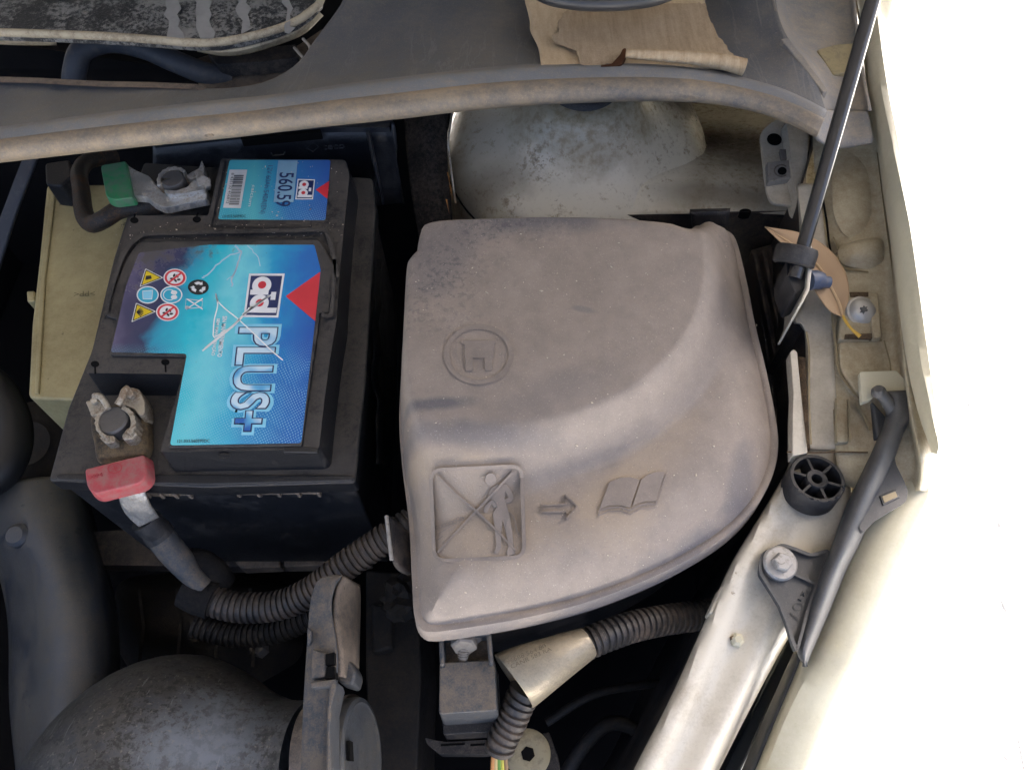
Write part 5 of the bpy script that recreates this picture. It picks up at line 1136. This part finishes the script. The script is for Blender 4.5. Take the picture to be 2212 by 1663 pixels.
def elbow_mat():
    m, T, B, co = new_mat('dusty_duct_sheen'); sx = T.nodes.new('ShaderNodeSeparateXYZ'); T.links.new(co, sx.inputs[0]); c0 = P(400, 1590, -20) - el_.location
    n = noise(T, co, 24, 6, .6); n2 = noise(T, co, 120, 6, .72); n3 = noise(T, co, 420, 4, .7)
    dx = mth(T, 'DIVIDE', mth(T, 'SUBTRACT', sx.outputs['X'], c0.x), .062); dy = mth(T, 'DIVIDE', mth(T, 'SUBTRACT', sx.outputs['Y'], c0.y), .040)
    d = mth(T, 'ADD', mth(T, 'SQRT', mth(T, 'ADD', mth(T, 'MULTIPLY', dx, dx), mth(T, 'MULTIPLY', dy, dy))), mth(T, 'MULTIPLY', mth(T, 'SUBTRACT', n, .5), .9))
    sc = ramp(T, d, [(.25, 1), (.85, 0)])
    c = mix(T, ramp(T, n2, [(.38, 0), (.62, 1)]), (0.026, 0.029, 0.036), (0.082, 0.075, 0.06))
    c = mix(T, sc, c, (0.165, 0.188, 0.222))  # bluish sky sheen painted into the duct colour
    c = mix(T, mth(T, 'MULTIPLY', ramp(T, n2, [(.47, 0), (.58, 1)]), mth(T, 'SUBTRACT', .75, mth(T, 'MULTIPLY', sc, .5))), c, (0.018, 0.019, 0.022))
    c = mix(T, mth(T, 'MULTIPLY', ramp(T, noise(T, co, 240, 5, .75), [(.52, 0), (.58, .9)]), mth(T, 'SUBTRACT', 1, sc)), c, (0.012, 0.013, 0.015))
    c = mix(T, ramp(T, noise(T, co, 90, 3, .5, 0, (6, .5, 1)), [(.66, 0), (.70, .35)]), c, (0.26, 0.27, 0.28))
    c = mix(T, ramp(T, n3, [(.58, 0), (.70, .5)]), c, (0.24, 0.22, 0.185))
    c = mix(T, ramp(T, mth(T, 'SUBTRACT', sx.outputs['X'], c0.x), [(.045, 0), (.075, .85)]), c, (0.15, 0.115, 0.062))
    T.links.new(c, B.inputs['Base Color']); B.inputs['Roughness'].default_value = .5
    bp = T.nodes.new('ShaderNodeBump'); bp.inputs['Strength'].default_value = .4; bp.inputs['Distance'].default_value = .0006; T.links.new(n2, bp.inputs['Height']); T.links.new(bp.outputs[0], B.inputs['Normal'])
    return m
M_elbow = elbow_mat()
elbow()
ld = thing('air_intake_duct', 'broad dusty black intake duct curving down below the battery corner', 'air duct', P(130, 1350, -200))
loft('duct_shell', [[(-80, 1060, -210), (-60, 1180, -210), (-10, 1233, -205), (10, 1300, -200), (18, 1376, -195), (20, 1526, -190), (36, 1690, -185)],
                    [(-60, 1050, -160), (-30, 1160, -160), (8, 1240, -165), (24, 1300, -165), (34, 1376, -165), (36, 1526, -165), (52, 1690, -165)],
                    [(10, 1040, -132), (40, 1150, -128), (80, 1240, -126), (92, 1300, -126), (100, 1376, -128), (104, 1526, -130), (116, 1690, -132)],
                    [(90, 1030, -130), (120, 1150, -124), (150, 1240, -122), (164, 1300, -122), (172, 1376, -124), (176, 1526, -128), (186, 1690, -130)],
                    [(160, 1030, -150), (190, 1150, -148), (216, 1240, -146), (230, 1300, -146), (238, 1376, -148), (242, 1526, -150), (250, 1690, -152)],
                    [(180, 1030, -210), (212, 1150, -210), (236, 1240, -210), (250, 1300, -210), (258, 1376, -210), (262, 1526, -210), (270, 1690, -210)]], M_duct, ld, 60, 40, 2)
lathe('duct_rivet', P(40, 1157, -128), (0, -.2, 1), [(0, 6), (6, 5.5), (8.5, 3), (9, -4)], M_duct, ld, 20)
# battery tray ledge and the loose sheet
tr_ = thing('battery_tray', 'dusty brown edge of the battery tray below the battery front', 'tray', P(640, 1210, -190))
prism('tray_plate', [(150, 1150), (790, 1120), (800, 1216), (500, 1224), (200, 1220)], -176, -192, M_boxblk, tr_, 2, 0, 6)
prism('tray_rib', [(505, 1208), (602, 1206), (606, 1224), (520, 1228)], -172, -186, M_brackd, tr_, 1.5); prism('tray_rib', [(612, 1206), (790, 1200), (790, 1220), (614, 1224)], -172, -186, M_brackd, tr_, 1.5)
random.seed(9)
sh_ = []
for k in range(14):
    y = 560 + k * 34; sh_.append((808 - k * .6 + random.uniform(-3, 3) + (12 if k > 8 else 0), y, -18 - k * 1.5))
tag(loft('foil_sheet', [sh_, [(x + 12, y, z - 25) for x, y, z in sh_], [(x + 16, y, z - 90) for x, y, z in sh_]], M_tape, None, 50, 10, 0.5), 'torn black sheet with a pale ragged edge beside the battery', 'sheet')

# ================================================================== BUFFER STOP, LAMP ARM, ROD, LEAF
st = thing('rubber_stop', 'round black spoked plastic stop standing on the cream rail', 'stop', P(1758, 1060, -2))
ac = P(1766, 1032, 16); axd = Vector((0.02, 0.10, 1)).normalized()
lathe('stop_wall', ac, axd, [(12.9, 0), (14.6, 0), (15.2, -.8), (15.5, -15), (12.9, -15), (12.9, 0)], M_rub, st, 48)
lathe('stop_hub', ac, axd, [(3.0, -1), (5.4, -0.5), (6.2, -1.6), (6.2, -15), (3.0, -15), (3.0, -1)], M_rub, st, 28)
lathe('stop_floor', ac, axd, [(0, -13.5), (13, -13.5), (13, -15)], M_void, st, 32)
u = axd.orthogonal().normalized(); v = axd.cross(u); u = Vector((1, 0, 0)); v = Vector((0, 1, -0.1)).normalized()
for k in range(6):
    a = math.radians(100 + 60 * k); d = u * math.cos(a) + v * math.sin(a); nrm = u * -math.sin(a) + v * math.cos(a); V = []
    for rr_ in (5.8, 13.4):
        for s in (-1, 1):
            for h in (-1.0, -14): V.append(ac + d * mm(rr_) + nrm * mm(0.7 * s) + axd * mm(h))
    mk('spoke', V, [[0, 2, 3, 1], [4, 5, 7, 6], [0, 4, 6, 2], [1, 3, 7, 5], [0, 1, 5, 4], [2, 6, 7, 3]], M_rub, st, 30)
random.seed(2)
for k in range(14):
    a = random.uniform(3.4, 6.0); r_ = 14.2; c = ac + (u * math.cos(a) + v * math.sin(a)) * mm(r_)
    bm = bmesh.new(); bmesh.ops.create_icosphere(bm, subdivisions=1, radius=mm(random.uniform(.5, 1.1))); vs = [w_.co * random.uniform(.7, 1.2) + c for w_ in bm.verts]; fs = [[w_.index for w_ in f.verts] for f in bm.faces]; bm.free()
    mk('torn_burr', vs, fs, M_rub, st, 30)
arm = thing('lamp_arm', 'dark grey plastic headlamp mounting arm bolted to the cream rail', 'lamp mount', P(1800, 1200, -10))
# tubular ridge plus flat flange with the clip hole and the triangular foot
def armz(y): return 30 - max(0, (y - 860)) * 0.058
ridge_l = [(1905, 845), (1912, 900), (1890, 960), (1877, 988), (1850, 1045), (1828, 1091), (1797, 1176), (1770, 1242), (1739, 1336), (1721, 1403), (1738, 1440)]
ridge_r = [(1984, 842), (1986, 887), (1958, 925), (1935, 985), (1908, 1050), (1884, 1110), (1859, 1171), (1828, 1233), (1784, 1340), (1757, 1402), (1741, 1440)]
def arow(t, dz): return [(a[0] * (1 - t) + b[0] * t, a[1] * (1 - t) + b[1] * t, armz((a[1] + b[1]) / 2) + dz) for a, b in zip(ridge_l, ridge_r)]
loft('arm_ridge', [arow(0, -16), arow(0.03, -5), arow(.16, 2), arow(.42, 5), arow(.7, 3), arow(.95, -3), arow(1.0, -14)], M_arm, arm, 70, 28, 1.5)
tube('ball_pin', PP([(1899, 846, 34), (1914, 864, 32), (1934, 894, 27)], 0), [3.4, 3.2, 4.2], M_arm, arm, 16, 16); lathe('ball_head', P(1898, 845, 35), (-.4, .3, 1), [(0, 2.6), (2.6, 2.2), (3.8, .6), (4, -1.6)], M_arm, arm, 20)
prism('arm_web', [(1884, 864), (1920, 905), (1945, 885), (1950, 850), (1965, 850), (1940, 930), (1895, 945)], 18, 8, M_arm, arm, 1.5)
hole_c = [(1900, 1070), (1936, 1056), (1944, 1074), (1908, 1092)]
fl_o = [(1932, 984), (1936, 1004), (1944, 1020), (1955, 1042), (1962, 1062), (1958, 1084, 8), (1930, 1100, 8), (1890, 1124), (1866, 1150), (1855, 1140), (1890, 1060)]
prism('arm_flange', fl_o, 17, 13.5, M_arm, arm, 0.8, 0, 6)
prism('clip_hole_rim', hole_c, 17.8, 15, M_armd, arm, 0.4); prism('clip_hole', [(1906, 1072), (1934, 1061), (1939, 1072), (1911, 1085)], 18.2, 16, plain('cream_through_hole', (0.3, 0.24, 0.14), .5, .4), arm)
foot = [(1690, 1176, 10), (1720, 1186), (1752, 1199, 10), (1790, 1188), (1775, 1235), (1748, 1310), (1722, 1405), (1712, 1380, 6), (1700, 1340), (1686, 1305), (1655, 1256, 10), (1641, 1234, 16), (1645, 1195, 20)]
prism('arm_foot', foot, 1, -5, M_arm, arm, 1.0, 0, 6)
ft = rnd(foot, 8)
stroke('foot_rim', [p for p in ft], 7, 1, M_arm, arm, True, 3.2)
stroke('foot_rib', [(1712, 1238), (1740, 1250), (1766, 1262)], 6, 1, M_arm, arm, False, 2.6)
stroke('lamp_mark', ell(1724, 1310, 10, 8, 16), 2, 1.0, M_armd, arm, True, .5)
for k in range(4): stroke('lamp_mark', [(1708 + k * 4, 1322 + k * 3), (1712 + k * 4, 1332 + k * 3)], 1.8, 1.0, M_armd, arm, False, .5)
text('foot_number', '17', [(1730, 1298), (1742, 1280), (1736, 1276), (1724, 1294)], 1.4, M_armd, arm, 0, .6)
bo = P(1686, 1216, 5); wsh = lathe('bolt_flange', bo, (0.03, -0.12, 1), [(0, 1), (8.2, 1), (9.2, 0), (9.2, -4)], M_steel, arm, 36)
lathe('hex_bolt', bo, (0.03, -0.12, 1), [(0, 5.2), (4.2, 5.2), (5.0, 4.6), (5.2, 0.8)], M_steel, arm, 6, 20)
stroke('bolt_marking', ell(1688, 1210, 9, 8, 12)[1:6], 1.4, 10.4, M_dull, arm); stroke('bolt_marking', ell(1688, 1210, 9, 8, 12)[7:11], 1.4, 10.4, M_dull, arm)
# dark lamp housing between rail and fender
lh = thing('headlamp_housing', 'dark headlamp housing edge in the gap between rail and fender', 'headlamp', P(1640, 1560, -90))
loft('housing_side', [[(1735, 1290, -70), (1700, 1390, -80), (1625, 1540, -92), (1550, 1690, -104)], [(1738, 1350, -66), (1712, 1420, -72), (1650, 1550, -84), (1585, 1690, -96)]], M_armd, lh, 24, 8, 2)
loft('housing_seal', [[(1716, 1404, -50), (1690, 1460, -58), (1650, 1550, -70), (1590, 1690, -84)], [(1726, 1412, -42), (1706, 1466, -48), (1668, 1556, -60), (1612, 1690, -74)], [(1740, 1436, -44), (1722, 1480, -50), (1686, 1560, -60), (1636, 1690, -76)]], M_arm, lh, 30, 14, 2)
prism('housing_dark_filler', [(1556, 1690), (1690, 1395), (1745, 1285), (1800, 1290), (1740, 1440), (1660, 1690)], -112, -150, M_armd, lh)  # black filler standing in for shade in the lamp gap
# prop rod with its holder
R0, R1 = P(1716, 600, 48), P(1886, 0, 140)
rd = (R1 - R0).normalized()
hn = Vector((0, math.sin(HA), math.cos(HA)))      # outward normal of the bonnet
tb = ((Vector((0, HY, HZ)) - R0).dot(hn)) / rd.dot(hn) if abs(rd.dot(hn)) > 1e-4 else 0.6
tb = min(max(tb, 0.45), 1.2)
rod = thing('prop_rod', 'glossy black bonnet prop rod rising from its rubber holder', 'prop rod', R0)
tube('rod', [R0, R0.lerp(R1, .5), R1, R0 + rd * tb], 4.1, M_rod, rod, 18, 60, sp=True)
hb = P(1716, 560, 52)
lathe('holder_cap', hb, rd, [(0, 7), (8, 7.6), (11.6, 7), (12.4, 5), (12, -3), (10, -4)], M_rub, rod, 28, 35)
prism('holder_body', [(1698, 560), (1746, 558), (1744, 600), (1738, 624), (1718, 634), (1712, 622), (1700, 590)], 46, 20, M_rub, rod, 3, 0, 6)
prism('holder_clamp_tab', [(1754, 529), (1757, 556), (1752, 600), (1749, 626), (1734, 655), (1728, 655), (1742, 622), (1746, 560), (1750, 532)], 50, 6, M_rail, car, 0.8, 0)
tube('holder_plug', PP([(1746, 606, 36), (1762, 605, 35), (1775, 607, 34)], 0), [6.2, 6.0, 5.2], M_blue, rod, 12, 14); tube('holder_plug_tip', PP([(1772, 608, 34), (1791, 610, 33)], 0), 3.7, M_blue, rod, 14, 8)
# leaf
lf = thing('dry_leaf', 'dry brown lance-shaped leaf with yellow stem behind the prop rod holder', 'leaf', P(1780, 600, 14))
mid = [(1652, 490), (1680, 508), (1712, 528), (1745, 552), (1775, 585), (1797, 625), (1812, 655), (1821, 683)]
upe = [(1652, 490), (1682, 494), (1722, 501), (1762, 517), (1800, 547), (1828, 592), (1834, 640), (1822, 681)]
lwe = [(1652, 490), (1674, 512), (1698, 536), (1724, 572), (1745, 600), (1768, 640), (1792, 671), (1820, 685)]
zz = [34, 34, 33, 31, 30, 29, 28, 27]
mdr = [(x, y, z - 1.0) for (x, y), z in zip(mid, zz)]
loft('leaf_blade', [[(x, y, z + .6) for (x, y), z in zip(upe, zz)], [((x + a) / 2, (y + b) / 2, z + .2) for (x, y), (a, b), z in zip(upe, mid, zz)], mdr, [((x + a) / 2, (y + b) / 2, z) for (x, y), (a, b), z in zip(lwe, mid, zz)], [(x, y, z + .3) for (x, y), z in zip(lwe, zz)]], M_leaf, lf, 50, 20, 0.35)
tube('leaf_midrib', PP([(x, y, z + .3) for x, y, z in mdr], 0), [.4, .7, .9, 1.0], M_vein, lf, 6, 40)
tube('leaf_stem', PP([(1818, 676, 26), (1826, 692, 27), (1838, 709, 27), (1858, 727, 26)], 0), [.8, .9, .8, 1.3], M_stem, lf, 8, 20)

# ================================================================== dim parts low in the bay
M_dim = dirty('grimy_casting', (0.014, 0.013, 0.013), (0.042, 0.034, 0.026), 0.4, 0.3, 30, 0.6, 0.9, 0.5, 0.4, 0.3)
gb = thing('gearbox', 'grimy dark gearbox casting low between the ducts and the battery', 'gearbox', P(480, 1370, -330))
dome('casting', rnd([(250, 1250), (420, 1230), (640, 1260), (660, 1420), (520, 1500), (300, 1480), (240, 1380)], 40, 6), -300, 70, M_dim, gb, 12, 2.4)
for k in range(4): stroke('casting_rib', [(300 + k * 80, 1270), (310 + k * 80, 1350), (300 + k * 82, 1440)], 7, -236, M_dim, gb, False, 8)
lathe('casting_bolt', P(560, 1400, -240), (0, 0, 1), [(0, 8), (6, 8), (7, 6), (7, -6)], M_dull, gb, 6, 20)
tag(tube('ribbed_conduit', PP([(420, 1350, -130), (500, 1372, -134), (580, 1368, -134), (660, 1340, -130), (760, 1290, -126)], 0), 8.0, M_dim, None, 16, 60, rib=(4, 1.2)), 'dim ribbed conduit running below the main ribbed conduit', 'conduit')
cl_ = thing('chassis_leg', 'dusty brown chassis leg in the dark beside the duct flange', 'chassis leg', P(830, 1450, -260))
prism('leg_box', [(790, 1230), (900, 1240), (910, 1450), (900, 1700), (800, 1700), (790, 1450)], -190, -280, M_dim, cl_, 6, 4, 8)
lump('mud_clod', 872, 1290, -150, 16, M_dim, cl_, 12, .8); prism('leg_gusset', [(800, 1300), (850, 1310), (846, 1400), (804, 1410)], -176, -196, M_dim, cl_, 3)
for k, (pts, r_, lab_) in enumerate((([(1180, 1560, -170), (1280, 1500, -165), (1380, 1480, -170), (1480, 1470, -180)], 3.0, 'thin dark wire sagging across the gap below the fuse box'), ([(1210, 1690, -190), (1270, 1600, -180), (1330, 1560, -178), (1420, 1600, -186)], 5.0, 'dark rubber pipe curving low behind the fixing washer'))):
    tag(tube('thin_wire' if k == 0 else 'rubber_pipe', PP(pts, 0), r_, M_dim, None, 10, 30), lab_, 'wire' if k == 0 else 'pipe')
fm = thing('fan_motor', 'dim round motor housing deep under the yellowed tank', 'motor', P(40, 950, -280))
lathe('motor_can', P(60, 960, -200), (0.1, -.2, 1), [(0, 4), (20, 4), (24, 0), (40, -6), (44, -12), (44, -70)], M_dim, fm, 36)
# ================================================================== loose grit
def grit(name, n, zone, zf, mat, label, size=(0.25, 0.7), seed=1):
    random.seed(seed); V = []; Fc = []
    while len(V) < n * 6:
        x, y = zone(); z = zf(x, y)
        if z is None: continue
        c = P(x, y, z); r = mm(random.uniform(*size) * random.choice((1, 1, 1.6))); b = len(V); ax = random.uniform(0, 6.28); st_ = random.uniform(1, 2.2)
        for q in ((1, 0, 0), (-1, 0, 0), (0, 1, 0), (0, -1, 0), (0, 0, 1), (0, 0, -1)):
            v = Vector((q[0] * st_, q[1], q[2] * .7)) * r * random.uniform(.7, 1.2); v.rotate(Matrix.Rotation(ax, 3, 'Z')); V.append(c + v)
        for f in ((0, 2, 4), (2, 1, 4), (1, 3, 4), (3, 0, 4), (2, 0, 5), (1, 2, 5), (3, 1, 5), (0, 3, 5)): Fc.append([b + i for i in f])
    o = mk(name, V, Fc, mat, None, None); o['label'] = label; o['category'] = 'grit'; o['kind'] = 'stuff'
M_grit = plain('pale_grit', (0.50, 0.44, 0.36), .9, .2, 0, .4, 500)
grit('sand_grit', 230, lambda: (random.uniform(880, 1660), random.uniform(480, 1330)), lambda x, y: (hz(x, y) + .2 if inside(Vector((P(x, y, 25).x, P(x, y, 25).y)), [Vector((q.x, q.y)) for q in cout2]) else None), M_grit, 'fine pale sand grains scattered over the fuse box cover', (.12, .40), 4)
grit('sand_grit', 160, lambda: (random.uniform(250, 745), random.uniform(480, 530)) if random.random() < .6 else (random.uniform(470, 740), random.uniform(345, 480)), lambda x, y: LZ + 0.6 if y > 350 else None, M_grit, 'fine pale sand grains lying on the battery lid', (.14, .36), 5)
